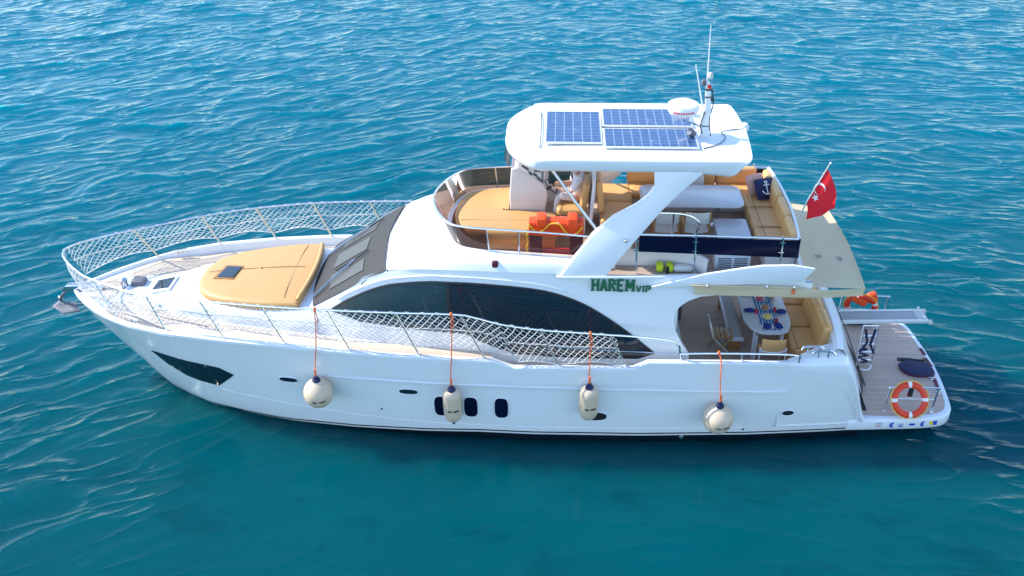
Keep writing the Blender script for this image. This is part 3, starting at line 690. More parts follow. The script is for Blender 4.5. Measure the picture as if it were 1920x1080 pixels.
def bow_gear():
    mb = MB().rbox((-9.75, 0, 2.2), (.9, .16, .09), .03, 5); mb.build("bow_roller", steel, boat)
    for y in (-.09, .09): MB().prism([(-10.25, y, 2.12), (-9.6, y, 2.12), (-9.6, y, 2.3), (-10.2, y, 2.26)], (0, .012, 0)).build("roller_cheek", steel, boat)
    MB().lathe([(0, 0), (.13, 0), (.13, .04), (.09, .06), (.075, .14), (.1, .2), (.06, .24), (0, .25)], (-8.85, .12, 2.16), 16).build("windlass", steel, boat)
    MB().lathe([(0, 0), (.09, 0), (.09, .1), (.05, .16), (0, .17)], (-8.62, -.2, 2.17), 14).build("windlass", steel, boat)
    MB().rbox((-8.55, .25, 2.23), (.3, .3, .16), .04, 5).build("windlass_motor", galv, boat)
    ch = MB()
    for i in range(16): ch.torus((-9.45+.045*i, -.02+.02*math.sin(i), 2.20), .022, .008, (0, 1, 0) if i % 2 else (0, 0, 1), 8, 5)
    ch.build("anchor_chain", galv, boat)
    mb = MB().prism([(-8.12, -.30, 2.24), (-7.60, -.32, 2.34), (-7.60, .32, 2.34), (-8.12, .26, 2.24)], (0, 0, .05)); o = mb.build("deck_hatch", gel, boat, bev=.015)
    MB().prism([(-8.06, -.22, 2.298), (-7.66, -.24, 2.375), (-7.66, .24, 2.375), (-8.06, .20, 2.298)], (-.002, 0, .012)).build("hatch_glass", glassd, o)
    MB().prism([(-8.16, -.62, 2.13), (-7.75, -.72, 2.16), (-7.75, -.50, 2.2), (-8.16, -.42, 2.17)], (0, 0, .03)).build("deck_locker_lid", gel, boat, bev=.01)
    for y0 in (.75, -.75):
        MB().tube([(-8.7, y0, 2.13), (-7.4, y0*1.55, 2.14), (-6.4, y0*1.95, 2.15)], .008, 5).build("deck_seam", black, boat)
    MB().tube([(-8.35, -.9, 2.12), (-7.9, -1.35, 2.13), (-7.65, -1.36, 2.13)], .012, 5).build("deck_seam", wood, boat)
bow_gear()
def lettering():
    H = .275; W = .125; yf = -2.048
    G = {"H": [((0, 0), (0, 1)), ((1, 0), (1, 1)), ((0, .5), (1, .5))], "A": [((0, 0), (.5, 1)), ((1, 0), (.5, 1)), ((.2, .33), (.8, .33))], "R": [((0, 0), (0, 1)), ((0, .95), (.75, .95)), ((.85, .9), (.85, .58)), ((0, .52), (.75, .52)), ((.4, .5), (1, 0))], "E": [((0, 0), (0, 1)), ((0, .95), (1, .95)), ((0, .5), (.8, .5)), ((0, .05), (1, .05))], "M": [((0, 0), (0, 1)), ((1.25, 0), (1.25, 1)), ((0, 1), (.62, .25)), ((1.25, 1), (.62, .25))], "V": [((0, 1), (.5, 0)), ((1, 1), (.5, 0))], "I": [((0, 0), (0, 1))], "P": [((0, 0), (0, 1)), ((0, .95), (.75, .95)), ((.85, .9), (.85, .55)), ((0, .48), (.75, .48))]}
    def word(txt, x, z, h, w_, t, gap):
        for ch in txt:
            mb = MB(); 
            for i, ((a, b), (c, d)) in enumerate(G[ch]):
                p = Vector((x+a*w_, z+b*h)); q = Vector((x+c*w_, z+d*h)); dr = (q-p).normalized(); nn = Vector((-dr.y, dr.x))*t*(1 if abs(dr.y) > .5 else 1.0); e = dr*t*.0
                mb.prism([(v.x, yf-.0015*i, v.y) for v in (p-nn-e, q-nn+e, q+nn+e, p+nn-e)], (0, -.012, 0))
                if ch in "HREMPI" and abs(dr.x) < .05:
                    for zz in (p, q): mb.box((zz.x, yf-.008-.0008*i, min(max(zz.y, z+.012), z+h-.012)), (t*3.1, .012, .024))
            mb.build("letter", green, boat); x += w_*(1.25 if ch == "M" else 0 if ch == "I" else 1)+gap
    word("HAREM", 1.89, 3.565, H, .108, .026, .062); word("VIP", 2.77, 3.555, .14, .085, .015, .055)
lettering()
def stickers():
    y = -2.065
    def yp(x): return -float(np.interp(x, [7.45, 8.2, 8.9, 9.4, 9.62], [2.16, 2.11, 2.06, 1.98, 1.88]))-.008
    def sq(x, z, w, h, m, poly=None):
        poly = poly or [(-1, -1), (1, -1), (1, 1), (-1, 1)]
        MB().prism([(x+a*w/2, yp(x+a*w/2), z+b*h/2) for a, b in poly], (0, -.004, 0)).build("signal_sticker", m, boat)
    for k in range(3): sq(8.12, .31+.045*k, .13, .022, pinkst if k != 1 else coral)
    K = [(-.6, -1), (.1, -1), (1, -1), (.2, -.1), (1, .9), (0, 1), (-.6, .6), (-.9, 0)]
    sq(8.40, .35, .10, .13, bluest, K); sq(9.07, .35, .10, .13, bluest, K)
    W = [(-1, -.3), (-.5, .6), (0, 0), (.5, .6), (1, -.3), (.5, -.2), (0, -.8), (-.5, -.2)]
    sq(8.60, .36, .14, .10, pinkst, W); sq(8.60, .31, .12, .07, bluest, W)
    sq(8.84, .35, .15, .07, bluest, [(-1, 0), (-.6, -.8), (.6, -.8), (1, 0), (.6, .8), (-.6, .8)])
    sq(9.26, .35, .085, .11, yellow, [(-1, 0), (-.5, -.9), (1, -1), (1, 1), (-.5, .9)]); sq(9.35, .35, .085, .11, bluest)
stickers()
# ================================================================== things on board
# solar panels on the hardtop
def solar():
    zt = 6.245
    def panel(cx, cy, lx, ly, nx, ny, label):
        t = thing("solar_panel", label, "solar panel", (cx, cy, zt), "solar panels on the hardtop roof")
        MB().box((cx, cy, zt+.01), (lx, ly, .03)).build("panel_frame", panelw, t, bev=.004)
        MB().box((cx, cy, zt+.0275), (lx-.07, ly-.07, .006)).build("solar_cells", solar_mat(nx, ny, lx-.07, ly-.07), t)
        return t
    panel(1.455, -.02, 1.16, 1.72, 6, 10, "blue solar panel at the front of the white hardtop, set crosswise")
    a = panel(2.98, .53, 1.86, .98, 10, 6, "blue solar panel behind the front one, on the side away from the viewer")
    dup(a, (2.98, -.59, zt), "blue solar panel behind the front one, on the viewer's side below the mast")
solar()
def mast():
    t = thing("radio_mast", "white instrument mast with two whip antennas on the hardtop roof", "mast", (4.05, -.35, 6.2))
    MB().loft([[(4.08+a*.085, -.35+b*.07, 6.21) for a, b in ((-1, -1), (1, -1), (1, 1), (-1, 1))], [(4.11+a*.06, -.35+b*.05, 6.8) for a, b in ((-1, -1), (1, -1), (1, 1), (-1, 1))], [(4.06+a*.04, -.35+b*.04, 7.35) for a, b in ((-1, -1), (1, -1), (1, 1), (-1, 1))]], True, True, True).build("mast_post", gel, t, bev=.012)
    MB().tube([(4.05, -.33, 7.3), (4.02, -.32, 8.45)], [.016, .008], 6).build("whip_antenna", white, t)
    MB().tube([(4.0, -.35, 6.85), (3.80, -.33, 7.68)], [.016, .012], 6).build("whip_antenna", white, t)
    MB().lathe([(0, 0), (.05, 0), (.055, .07), (.03, .12), (0, .125)], (4.10, -.35, 7.42), 12).build("masthead_light", cream, t)
    MB().rbox((3.98, -.37, 7.34), (.09, .1, .13), .03, 5).build("loudhailer", galv, t)
    MB().lathe([(0, 0), (.035, 0), (.035, .06), (0, .07)], (4.09, -.41, 7.24), 10).build("red_lamp", redm, t)
    MB().rbox((4.16, -.36, 7.0), (.06, .06, .1), .02, 4).build("side_lamp", blackp, t)
    MB().rbox((4.03, -.43, 6.9), (.012, .01, .1), .005, 3).build("red_mark", redm, t)
    MB().tube(cr([(4.05, -.42, 6.75), (3.98, -.44, 6.5), (4.03, -.42, 6.3)], 5), .012, 5).build("cable", black, t)
    MB().loft([[(3.98, -.42, 6.62), (3.98, -.28, 6.62), (3.98, -.28, 6.66), (3.98, -.42, 6.66)], [(3.40, -.44, 6.62), (3.40, -.26, 6.62), (3.40, -.26, 6.655), (3.40, -.44, 6.655)]], True, True, True).build("radar_bracket", steel, t, bev=.008)
    for z, m_ in ((6.45, galv), (6.7, steel), (7.05, galv), (7.2, blackp)): MB().box((4.09, -.35, z), (.15, .13, .03)).build("clamp_band", m_, t, bev=.005)
    MB().tube(cr([(4.16, -.36, 7.2), (4.2, -.38, 6.9), (4.15, -.4, 6.6), (4.2, -.42, 6.25)], 5), .012, 5).build("cable", black, t)
    MB().tube([(3.55, -.35, 6.62), (4.0, -.35, 6.42)], .02, 6).build("bracket_brace", steel, t)
    MB().lathe([(0, 0), (.06, 0), (.075, .05), (.08, .14), (0, .15)], (3.86, -.52, 6.32), 12, Vector((-.7, -.3, .5))).build("horn", galv, t)
    r = thing("radar_dome", "round white radar dome on a bracket in front of the mast", "radar", (3.62, -.35, 6.66))
    MB().lathe([(0, 0), (.20, 0), (.27, .04), (.31, .12), (.315, .15)], (3.62, -.35, 6.66), 28).build("dome_base", gel, r)
    MB().lathe([(.316, .15), (.318, .17), (.30, .24), (.22, .28), (.1, .295), (0, .297)], (3.62, -.35, 6.66), 28).build("dome_cover", gel, r)
    for i in range(9):
        a = math.radians(232+9*i); MB().box((3.62+.318*math.cos(a), -.35+.318*math.sin(a), 6.80), (.03, .012, .035), Matrix.Rotation(a+math.pi/2, 3, 'Z')).build("red_letter_mark", redm, r)
mast()

# ------------------------------------------------------------------ cushions and seats
def foredeck_pad():
    t = thing("foredeck_sun_pad", "large mustard yellow sun pad with a hatch cut out, on the foredeck", "sun pad", (-5.6, 0, 2.7))
    o = cr([(-4.40, -1.36), (-5.0, -1.34), (-5.7, -1.22), (-6.3, -1.02), (-6.70, -.72), (-6.87, -.34), (-6.9, 0)], 6)
    o = o+[(x, -y) for x, y in o[::-1]][1:]
    aft = [(-4.40+.14*(1-(v/1.36)**2), v) for v in np.linspace(1.36, -1.36, 15)][1:-1]
    o = o+aft
    tz = lambda x: float(np.interp(x, [-6.8, -6, -5, -4.25], [2.49, 2.58, 2.655, 2.685]))
    def ring(k, dz, sh=0):
        return [(-5.5+(x+5.5)*k, y*k, tz(-5.5+(x+5.5)*k)+dz-.10*abs(y*k)**2*.5) for x, y in o]
    MB().loft([ring(1.0, -.05), ring(1.012, .03), ring(1.01, .08), ring(.99, .12), ring(.965, .135), ring(.9, .145), ring(.6, .16), ring(.02, .17)], True).build("pad_cushion", padm, t, sharp=60)
    # raised head roll along the aft edge
    hr = [(-4.42+.15*(1-(v/1.36)**2), v, tz(-4.4)+.15-.05*v*v) for v in np.linspace(-1.28, 1.28, 24)]
    MB().tube(hr, [.04]+[.06]*22+[.04], 10).build("head_roll", padm, t)
    MB().tube([(-4.72, y, tz(-4.72)+.155-.042*y*y) for y in np.linspace(-1.2, 1.2, 16)], .006, 5).build("pad_seam", tanseam, t)
    MB().tube([(x, .02, tz(x)+.1715) for x in np.linspace(-6.75, -4.5, 16)], .007, 5).build("pad_seam", tanseam, t)
    c = [(-6.56, -.30), (-6.06, -.42), (-5.96, .16), (-6.42, .28)]
    zz = lambda p: tz(p[0])+.158
    MB().prism([(x, y, zz((x, y))-.02) for x, y in c], (0, 0, .03)).build("hatch_recess", tanseam, t)
    k = [(x*.80-6.25*.20+.02, y*.80-.03, zz((x, y))+.026) for x, y in c]
    MB().add(k, [(0, 1, 2, 3)]).build("hatch_glass", glassd, t)
foredeck_pad()
def fly_pad():
    t = thing("fly_sun_pad", "mustard sun pad filling the front of the flybridge in front of the helm", "sun pad", (0, 0, 3.81))
    o = cr([(1.16, -.80), (.4, -.84), (-.3, -.84), (-.72, -.72), (-.95, -.45), (-1.06, 0), (-1.04, .5), (-.93, .95), (-.7, 1.2), (-.3, 1.33), (.1, 1.4)], 5)+[(.1, .1), (1.16, .1)]
    def ring(k, z): return [(.0+(x-.0)*k, .2+(y-.2)*k, z) for x, y in o]
    MB().loft([ring(.97, 3.81), ring(.97, 4.05)], True, True, True).build("pad_base", tan, t)
    MB().loft([ring(.985, 4.05), ring(1, 4.08), ring(1.0, 4.18), ring(.985, 4.22), ring(.95, 4.24), ring(.5, 4.25), ring(.03, 4.25)], True, True, False).build("pad_cushion", padm, t, sharp=60)
    MB().tube([(x, -.32, 4.246) for x in np.linspace(-.9, 1.1, 8)], .006, 5).build("pad_seam", tanseam, t)
    MB().tube([(x, -.845, 4.13) for x in np.linspace(-.3, 1.1, 8)], .007, 5).build("pad_seam", tanseam, t)
fly_pad()
def helm():
    t = thing("helm_console", "white helm console with dark instruments and steering wheel under the hardtop", "helm console", (.5, .85, 3.81))
    prof = [(.14, 3.82), (.12, 4.6), (.16, 5.22), (.30, 5.24), (.86, 4.86), (.95, 4.62), (.90, 4.3), (.93, 3.82)]
    MB().prism([(x, .18, z) for x, z in prof], (0, 1.25, 0)).build("console_body", pinkw, t, bev=.03, seg=3)
    d = Vector((.56, 0, -.38)).normalized()
    def on(u, y, h=.012): return Vector((.30, y, 5.24))+d*u+Vector((.38, 0, .56)).normalized()*h
    R = Matrix.Rotation(math.atan2(.38, .56), 3, 'Y')
    for u, y, a, b in ((.18, .50, .17, .24), (.18, 1.1, .17, .30), (.45, .40, .10, .13), (.5, .80, .13, .30)): MB().box(on(u, y), (a, b, .02), R).build("instrument_screen", blackp, t, bev=.005)
    for u, y in ((.44, .62), (.44, 1.15), (.32, .3), (.32, .85), (.55, .3)): MB().lathe([(0, 0), (.055, 0), (.055, .03), (0, .035)], on(u, y, 0), 12, Vector((.38, 0, .56))).build("gauge", blackp, t)
    MB().box(on(.63, .5), (.03, .55, .03), R).build("switch_strip", black, t)
    wc = Vector((1.02, .36, 4.74)); ax = Vector((.75, 0, .66)); o = MB().torus(wc, .19, .017, ax, 28, 8).build("steering_wheel", blackp, t)
    for i in range(3):
        a = ax.normalized(); u = a.orthogonal().normalized(); v = a.cross(u); q = 2*math.pi*i/3+.5; MB().tube([wc-a*.05, wc+(u*math.cos(q)+v*math.sin(q))*.19], .012, 5).build("wheel_spoke", steel, o)
    MB().tube([(.88, .36, 4.62), tuple(wc)], .035, 8).build("steering_column", blackp, t)
    for y in (1.02, 1.1): MB().tube([(.90, y, 4.72), (1.0, y, 4.92)], .014, 6).build("throttle_lever", steel, t)
    MB().loft([[(.12, y, 5.22) for y in np.linspace(.22, 1.4, 6)], [(.0, y, 5.42) for y in np.linspace(.26, 1.36, 6)]], False).build("wind_deflector", smokeb, t)
helm()
def helm_seat():
    t = thing("helm_bench", "tan leather double helm seat with white back shell facing the console", "helm seat", (1.6, .45, 3.81))
    MB().rbox((1.5, .45, 4.05), (.55, 1.2, .46), .05, 6).build("seat_base", pinkw, t)
    MB().rbox((1.48, .45, 4.36), (.62, 1.26, .16), .07, 10).build("seat_cushion", padm, t)
    MB().rbox((1.22, .45, 4.36), (.16, 1.26, .2), .08, 10).build("front_bolster", padm, t)
    for y in (.12, .78): MB().rbox((1.74, y, 4.72), (.15, .58, .62), .07, 10, Matrix.Rotation(.14, 3, 'Y')).build("backrest", padm, t)
    MB().rbox((1.90, .45, 4.62), (.09, 1.3, 1.05), .04, 6, Matrix.Rotation(.06, 3, 'Y')).build("back_shell", gel, t)
    MB().rbox((2.06, .45, 4.72), (.14, 1.2, .72), .06, 10, Matrix.Rotation(-.1, 3, 'Y')).build("aft_backrest", tan, t)
helm_seat()
def fly_sofa():
    t = thing("fly_dinette_sofa", "tan leather wraparound sofa along the far side and stern of the flybridge", "sofa", (4, 1.2, 3.81))
    P = lambda c, d, n, m=tan, r=.07, rot=None, pf=0: MB().rbox(c, d, r, 10, rot, pf).build(n, m, t)
    # forward leg
    P((2.45, .62, 3.98), (.75, 1.9, .34), "sofa_base", pinkw, .03)
    P((2.45, .15, 4.2), (.74, .92, .17), "seat_cushion"); P((2.45, 1.1, 4.2), (.74, .95, .17), "seat_cushion")
    P((2.75, -.3, 4.25), (.34, .26, .34), "arm_bolster")
    # far side
    P((4.1, 1.38, 3.98), (3.6, .62, .34), "sofa_base", pinkw, .03)
    for x, d in ((3.25, .98), (4.25, .98), (5.2, .9)): P((x, 1.34, 4.2), (d, .66, .17), "seat_cushion")
    for x, d in ((3.25, 1.0), (4.25, .98), (5.2, .9)): P((x, 1.66, 4.45), (d, .17, .44), "back_cushion")
    # stern leg
    P((5.66, -.1, 3.98), (.62, 3.0, .34), "sofa_base", pinkw, .03)
    for y, d in ((-1.02, .93), (-.08, .93), (.84, .88)):
        P((5.62, y, 4.2), (.52, d, .17), "seat_cushion", tan, .05); P((5.33, y, 4.19), (.17, d, .21), "front_bolster", tan, .085)
        MB().tube([(5.40, y-d/2, 4.29), (5.86, y-d/2, 4.29)], .008, 5).build("seat_piping", tanseam, t)
    MB().tube([(5.44, -1.5, 4.287), (5.44, 1.28, 4.287)], .008, 5).build("seat_piping", tanseam, t)
    for y, d, x in ((-1.15, .9, 5.88), (-.22, .92, 5.91), (.72, .92, 5.90), (1.38, .5, 5.84)): P((x, y, 4.44), (.17, d, .42), "back_cushion", tan, .08, Matrix.Rotation(.10, 3, 'Y'))
    MB().tube([(3, 1.56, 4.60), (5.3, 1.56, 4.60)], .012, 5).build("back_piping", galv, t)
fly_sofa()
def fly_table():
    t = thing("fly_dining_table", "white oblong dining table with rounded corners on the flybridge", "table", (4.05, .45, 3.81))
    def rr(x0, x1, y0, y1, r, z, n=6):
        o = []
        for cx, cy, a in ((x1-r, y1-r, 0), (x0+r, y1-r, 90), (x0+r, y0+r, 180), (x1-r, y0+r, 270)):
            for i in range(n+1):
                q = math.radians(a+90*i/n); o.append((cx+r*math.cos(q), cy+r*math.sin(q), z))
        return o
    MB().prism(rr(2.95, 5.15, -.08, .98, .2, 4.47), (0, 0, .05)).build("tabletop", tabw, t, bev=.014)
    for x in (3.45, 4.65): MB().lathe([(0, 0), (.2, 0), (.19, .03), (.05, .06), (.05, .66), (0, .66)], (x, .45, 3.81), 16).build("pedestal", steel, t)
    return rr
rr = fly_table()
def chairs():
    t = thing("director_chair", "white sling director's chair with wooden legs at the flybridge table, nearer the stern", "chair", (4.05, -.55, 3.81), "director's chairs at the flybridge table")
    x, y, z = 4.05, -.55, 3.81
    MB().loft([[(x-.25, y-.20+.42*i/6, z+.45-.03*math.sin(math.pi*j/8)) for i in (0, 6)] if False else [(x-.25+.5*j/8, y-.22+.44*i/4, z+.45-.035*math.sin(math.pi*j/8)) for i in range(5)] for j in range(9)], False).build("seat", cream, t)
    MB().loft([[(x-.26+.52*j/8, y-.24-.05*math.sin(math.pi*j/8), z+.66+.26*i/3) for i in range(4)] for j in range(9)], False).build("backrest", cream, t)
    for sx in (-.26, .26):
        MB().tube([(x+sx, y-.24, z+.40), (x+sx, y-.25, z+.93)], .018, 6).build("back_post", wood, t)
        MB().box((x+sx, y, z+.60), (.05, .5, .025)).build("armrest", wood, t, bev=.005)
        for sy in (-.22, .22): MB().box((x+sx, y+sy, z+.30), (.04, .045, .60)).build("leg", wood, t, bev=.005)
        MB().box((x+sx, y, z+.02), (.04, .5, .03)).build("foot_rail", wood, t, bev=.005)
    for sy in (-.2, .2):
        MB().tube([(x-.26, y+sy, z+.03), (x+.26, y+sy, z+.43)], .014, 6).build("cross_brace", wood, t)
        MB().tube([(x+.26, y+sy+.02, z+.03), (x-.26, y+sy+.02, z+.43)], .014, 6).build("cross_brace", wood, t)
    dup(t, (3.43, -.55, 3.81), "white sling director's chair with wooden legs at the flybridge table, nearer the bow")
    # tan canvas chair at the near end of the cockpit table, seen from its back
    t = thing("canvas_chair", "tan canvas chair with white frame at the near end of the cockpit table", "chair", (5.75, -1.5, 1.41)); x, y, z = 5.75, -1.5, 1.41
    MB().loft([[(x-.25+.5*j/8, y-.2+.42*i/4, z+.44-.03*math.sin(math.pi*j/8)) for i in range(5)] for j in range(9)], False).build("seat", tan, t)
    MB().loft([[(x-.25+.5*j/8, y-.22-.04*math.sin(math.pi*j/8), z+.50+.34*i/3) for i in range(4)] for j in range(9)], False).build("backrest", tan, t)
    MB().tube(cr([(x-.27, y-.24, z+.56), (x-.1, y-.29, z+.55), (x+.1, y-.29, z+.55), (x+.27, y-.24, z+.56)], 4), .017, 6).build("back_rail", white, t)
    for sx in (-.27, .27):
        for sy in (-.22, .22): MB().tube([(x+sx, y+sy, z), (x+sx, y+sy, z+.62)], .017, 6).build("leg", white, t)
    t = thing("folding_chair", "slatted wooden folding chair standing beside the grey bench in the cockpit", "chair", (4.78, -.95, 1.41)); x, y, z = 4.78, -.95, 1.41
    for sy in (-.2, .2):
        MB().tube([(x-.22, y+sy, z), (x+.22, y+sy, z+.48)], .018, 6).build("leg", wood, t); MB().tube([(x+.22, y+sy*.9, z), (x-.2, y+sy*.9, z+.46), (x-.3, y+sy*.9, z+.84)], .018, 6).build("leg", cream, t)
    for i in range(5): MB().box((x-.16+.09*i, y, z+.46), (.06, .44, .02)).build("seat_slat", wood, t, bev=.004)
    for i in range(2): MB().box((x-.25-.03*i, y, z+.68+.1*i), (.02, .38, .06)).build("back_slat", cream, t, bev=.004)
chairs()
def fly_boxes():
    t = thing("storage_box", "white square fridge box beside the stern sofa on the flybridge", "storage box", (4.82, -.55, 3.81))
    MB().rbox((4.82, -.55, 4.0), (.66, .80, .42), .04, 6).build("box_body", gel, t)
    MB().rbox((4.82, -.55, 4.235), (.70, .84, .06), .028, 6).build("lid", tabw, t)
    t = thing("louvred_cabinet", "white cabinet with louvre slats under the dark side panel of the flybridge", "cabinet", (4.72, -1.45, 3.81))
    MB().rbox((4.72, -1.38, 3.96), (.72, .30, .30), .02, 5).build("cabinet_body", gel, t)
    for i in range(5):
        for x in (4.56, 4.88): MB().box((x, -1.536, 3.86+.05*i), (.27, .012, .025), Matrix.Rotation(.5, 3, 'X')).build("louvre_slat", galv, t)
    t = thing("stairwell_hood", "curved white stairwell hood at the near side of the flybridge deck", "stairwell hood", (3.3, -1.35, 3.81))
    o = cr([(2.35, -1.36), (3.2, -1.36), (3.7, -1.42), (4.05, -1.56), (4.2, -1.78)], 6)
    R = [[(x, y, z) for z in (3.81, 4.05, 4.14, 4.16)]+[(x-.03, y-.05, 4.16), (x-.04, y-.07, 4.08), (x-.04, y-.07, 3.81)] for x, y in o]
    MB().loft(R, False).build("hood_wall", pinkw, t)
    MB().box((2.33, -1.3, 3.95), (.05, .6, .28)).build("hood_end", pinkw, t, bev=.01)
    mb = MB().tube(cr([(2.7, -1.2, 3.82), (2.7, -1.2, 4.7), (2.9, -1.2, 4.88), (3.5, -1.2, 4.90), (3.85, -1.2, 4.84), (4.03, -1.2, 4.66), (3.98, -1.2, 4.45), (3.92, -1.3, 4.30), (3.9, -1.45, 4.1)], 6), .024, 8); mb.build("stair_rail", steel, t)
    MB().tube([(3.5, -1.2, 3.82), (3.5, -1.2, 4.9)], .022, 8).build("stair_rail_post", steel, t)
    t = thing("life_jacket", "yellow-green life jacket lying by the white stairwell hood", "life jacket", (3.35, -1.6, 3.81))
    for dx, d in ((-.1, .14), (.1, .14)): MB().rbox((3.35+dx, -1.62, 3.90), (d, .22, .17), .05, 7).build("foam_panel", lime, t)
    MB().box((3.40, -1.735, 3.89), (.05, .02, .16)).build("strap", black, t)
    t = thing("white_towel", "rolled cream towel lying beside the yellow-green life jacket", "towel", (3.72, -1.62, 3.81)); MB().rbox((3.72, -1.62, 3.88), (.42, .2, .14), .07, 8).build("towel_roll", cream, t)
fly_boxes()
def pillows():
    def pill(name, lab, c, rot, m):
        t = thing(name, lab, "pillow", c, "loose pillows on the flybridge sofa"); n = 12; vs = []; 
        mb = MB()
        for s in (-1, 1):
            mb.loft([[Vector(c)+rot @ Vector((.24*u*(1-.06*v*v), .24*v*(1-.06*u*u), s*.075*(1-u**4)*(1-v**4)+.0)) for v in np.linspace(-1, 1, n)] for u in np.linspace(-1, 1, n)], False)
        mb.build("pillow_cover", m, t); return t
    R1 = Matrix.Rotation(.35, 3, 'Z') @ Matrix.Rotation(math.radians(52), 3, 'X')
    c1 = Vector((5.72, .86, 4.50)); t = pill("anchor_pillow", "navy pillow with a white anchor, propped in the stern corner of the sofa", c1, R1, navy)
    def pt(u, v, h=.085): return c1+R1 @ Vector((u, v, h-.07*(abs(u/.24)**4+abs(v/.24)**4)*.6))
    mb = MB().tube([pt(0, .10), pt(0, -.14)], .014, 5); mb.tube([pt(-.07, .07), pt(.07, .07)], .012, 5)
    mb.tube([pt(.115*math.cos(a), -.04+.10*math.sin(a)) for a in np.linspace(math.pi*1.02, math.pi*1.98, 12)], .014, 5)
    mb.tube([pt(.028*math.cos(a), .135+.028*math.sin(a)) for a in np.linspace(0, 6.28, 10)], .010, 5); mb.build("anchor_emblem", white, t)
    pill("coral_pillow", "white and coral patterned pillow behind the navy anchor pillow", (5.55, 1.08, 4.5), Matrix.Rotation(.5, 3, 'Z') @ Matrix.Rotation(math.radians(58), 3, 'X'), coral)
    pill("pale_pillow", "pale pink pillow on the far sofa, behind the hardtop pylon", (4.22, 1.42, 4.45), Matrix.Rotation(.1, 3, 'Z') @ Matrix.Rotation(math.radians(62), 3, 'X'), cream)
pillows()
def apparatus():
    t = thing("buoyant_apparatus", "orange hollow buoyant raft with yellow grab rope, upright on the flybridge edge", "life raft", (1.13, -1.25, 3.81))
    x0, x1, z0, z1, y = .58, 1.70, 3.82, 4.74, -1.22; w = .27
    out = [(x0, z0), (x1, z0), (x1, z1), (x0, z1)]; inn = [(x0+w, z0+w*.8), (x1-w, z0+w*.8), (x1-w, z1-w), (x0+w, z1-w)]
    mb = MB()
    for yy in (0, 1): pass
    MB().rbox(((x0+x1)/2, y, z1-.16), (x1-x0, .30, .34), .05, 8).build("raft_beam", orange, t)
    for x in (x0+.14, x1-.14): MB().rbox((x, y, 4.25), (.27, .28, .54), .04, 6).build("raft_leg", maroon, t)
    MB().rbox(((x0+x1)/2, y, 3.93), (x1-x0-.02, .28, .20), .05, 6).build("raft_foot", redm, t)
    for x in (.84, 1.47): MB().rbox((x, y-.02, z1+.0), (.20, .36, .2), .03, 5).build("float_lug", orange, t)
    MB().rbox((1.15, y, z1-.06), (.26, .32, .10), .03, 5).build("centre_grip", orange, t); MB().rbox((1.16, y-.165, z1+.0), (.07, .012, .03), .005, 3).build("name_label", white, t)
    g = []
    for a, b, dp in ((x0, .99, .17), (.99, 1.22, -.03), (1.22, x1, .24)):
        g += [(a+(b-a)*s, y-.20, z1-.02-dp*math.sin(math.pi*s)) for s in np.linspace(0, .94, 9)]
    MB().tube(g, .016, 6).build("grab_rope", yrope, t)
    MB().tube([(x0-.02+.02*math.sin(k*2), y-.15, 4.6-.08*k) for k in range(10)], .015, 6).build("side_rope", yrope, t)
apparatus()

# ------------------------------------------------------------------ skipper at the helm
def skinned(name, chains, m, parent, sub=2, root=0):
    vs, es, rs, idx = [], [], [], {}
    for ch in chains:
        prev = None
        for p in ch:
            key = tuple(round(q, 4) for q in p[:3])
            if key not in idx: idx[key] = len(vs); vs.append(p[:3]); rs.append(p[3])
            i = idx[key]
            if prev is not None and prev != i: es.append((prev, i))
            prev = i
    L = wloc(parent); me = bpy.data.meshes.new(name); me.from_pydata([tuple(Vector(v)-L) for v in vs], es, [])
    o = bpy.data.objects.new(name, me); COL.objects.link(o); sk = o.modifiers.new("s", 'SKIN'); sk.use_smooth_shade = True
    for i, r in enumerate(rs): me.skin_vertices[0].data[i].radius = (r, r); me.skin_vertices[0].data[i].use_root = (i == root)
    su = o.modifiers.new("d", 'SUBSURF'); su.levels = su.render_levels = sub
    bpy.context.view_layer.update(); dg = bpy.context.evaluated_depsgraph_get(); m2 = bpy.data.meshes.new_from_object(o.evaluated_get(dg))
    bpy.data.objects.remove(o); m2.name = name; m2.materials.clear(); m2.materials.append(m)
    for p in m2.polygons: p.use_smooth = True
    r = bpy.data.objects.new(name, m2); COL.objects.link(r); r.parent = parent; return r
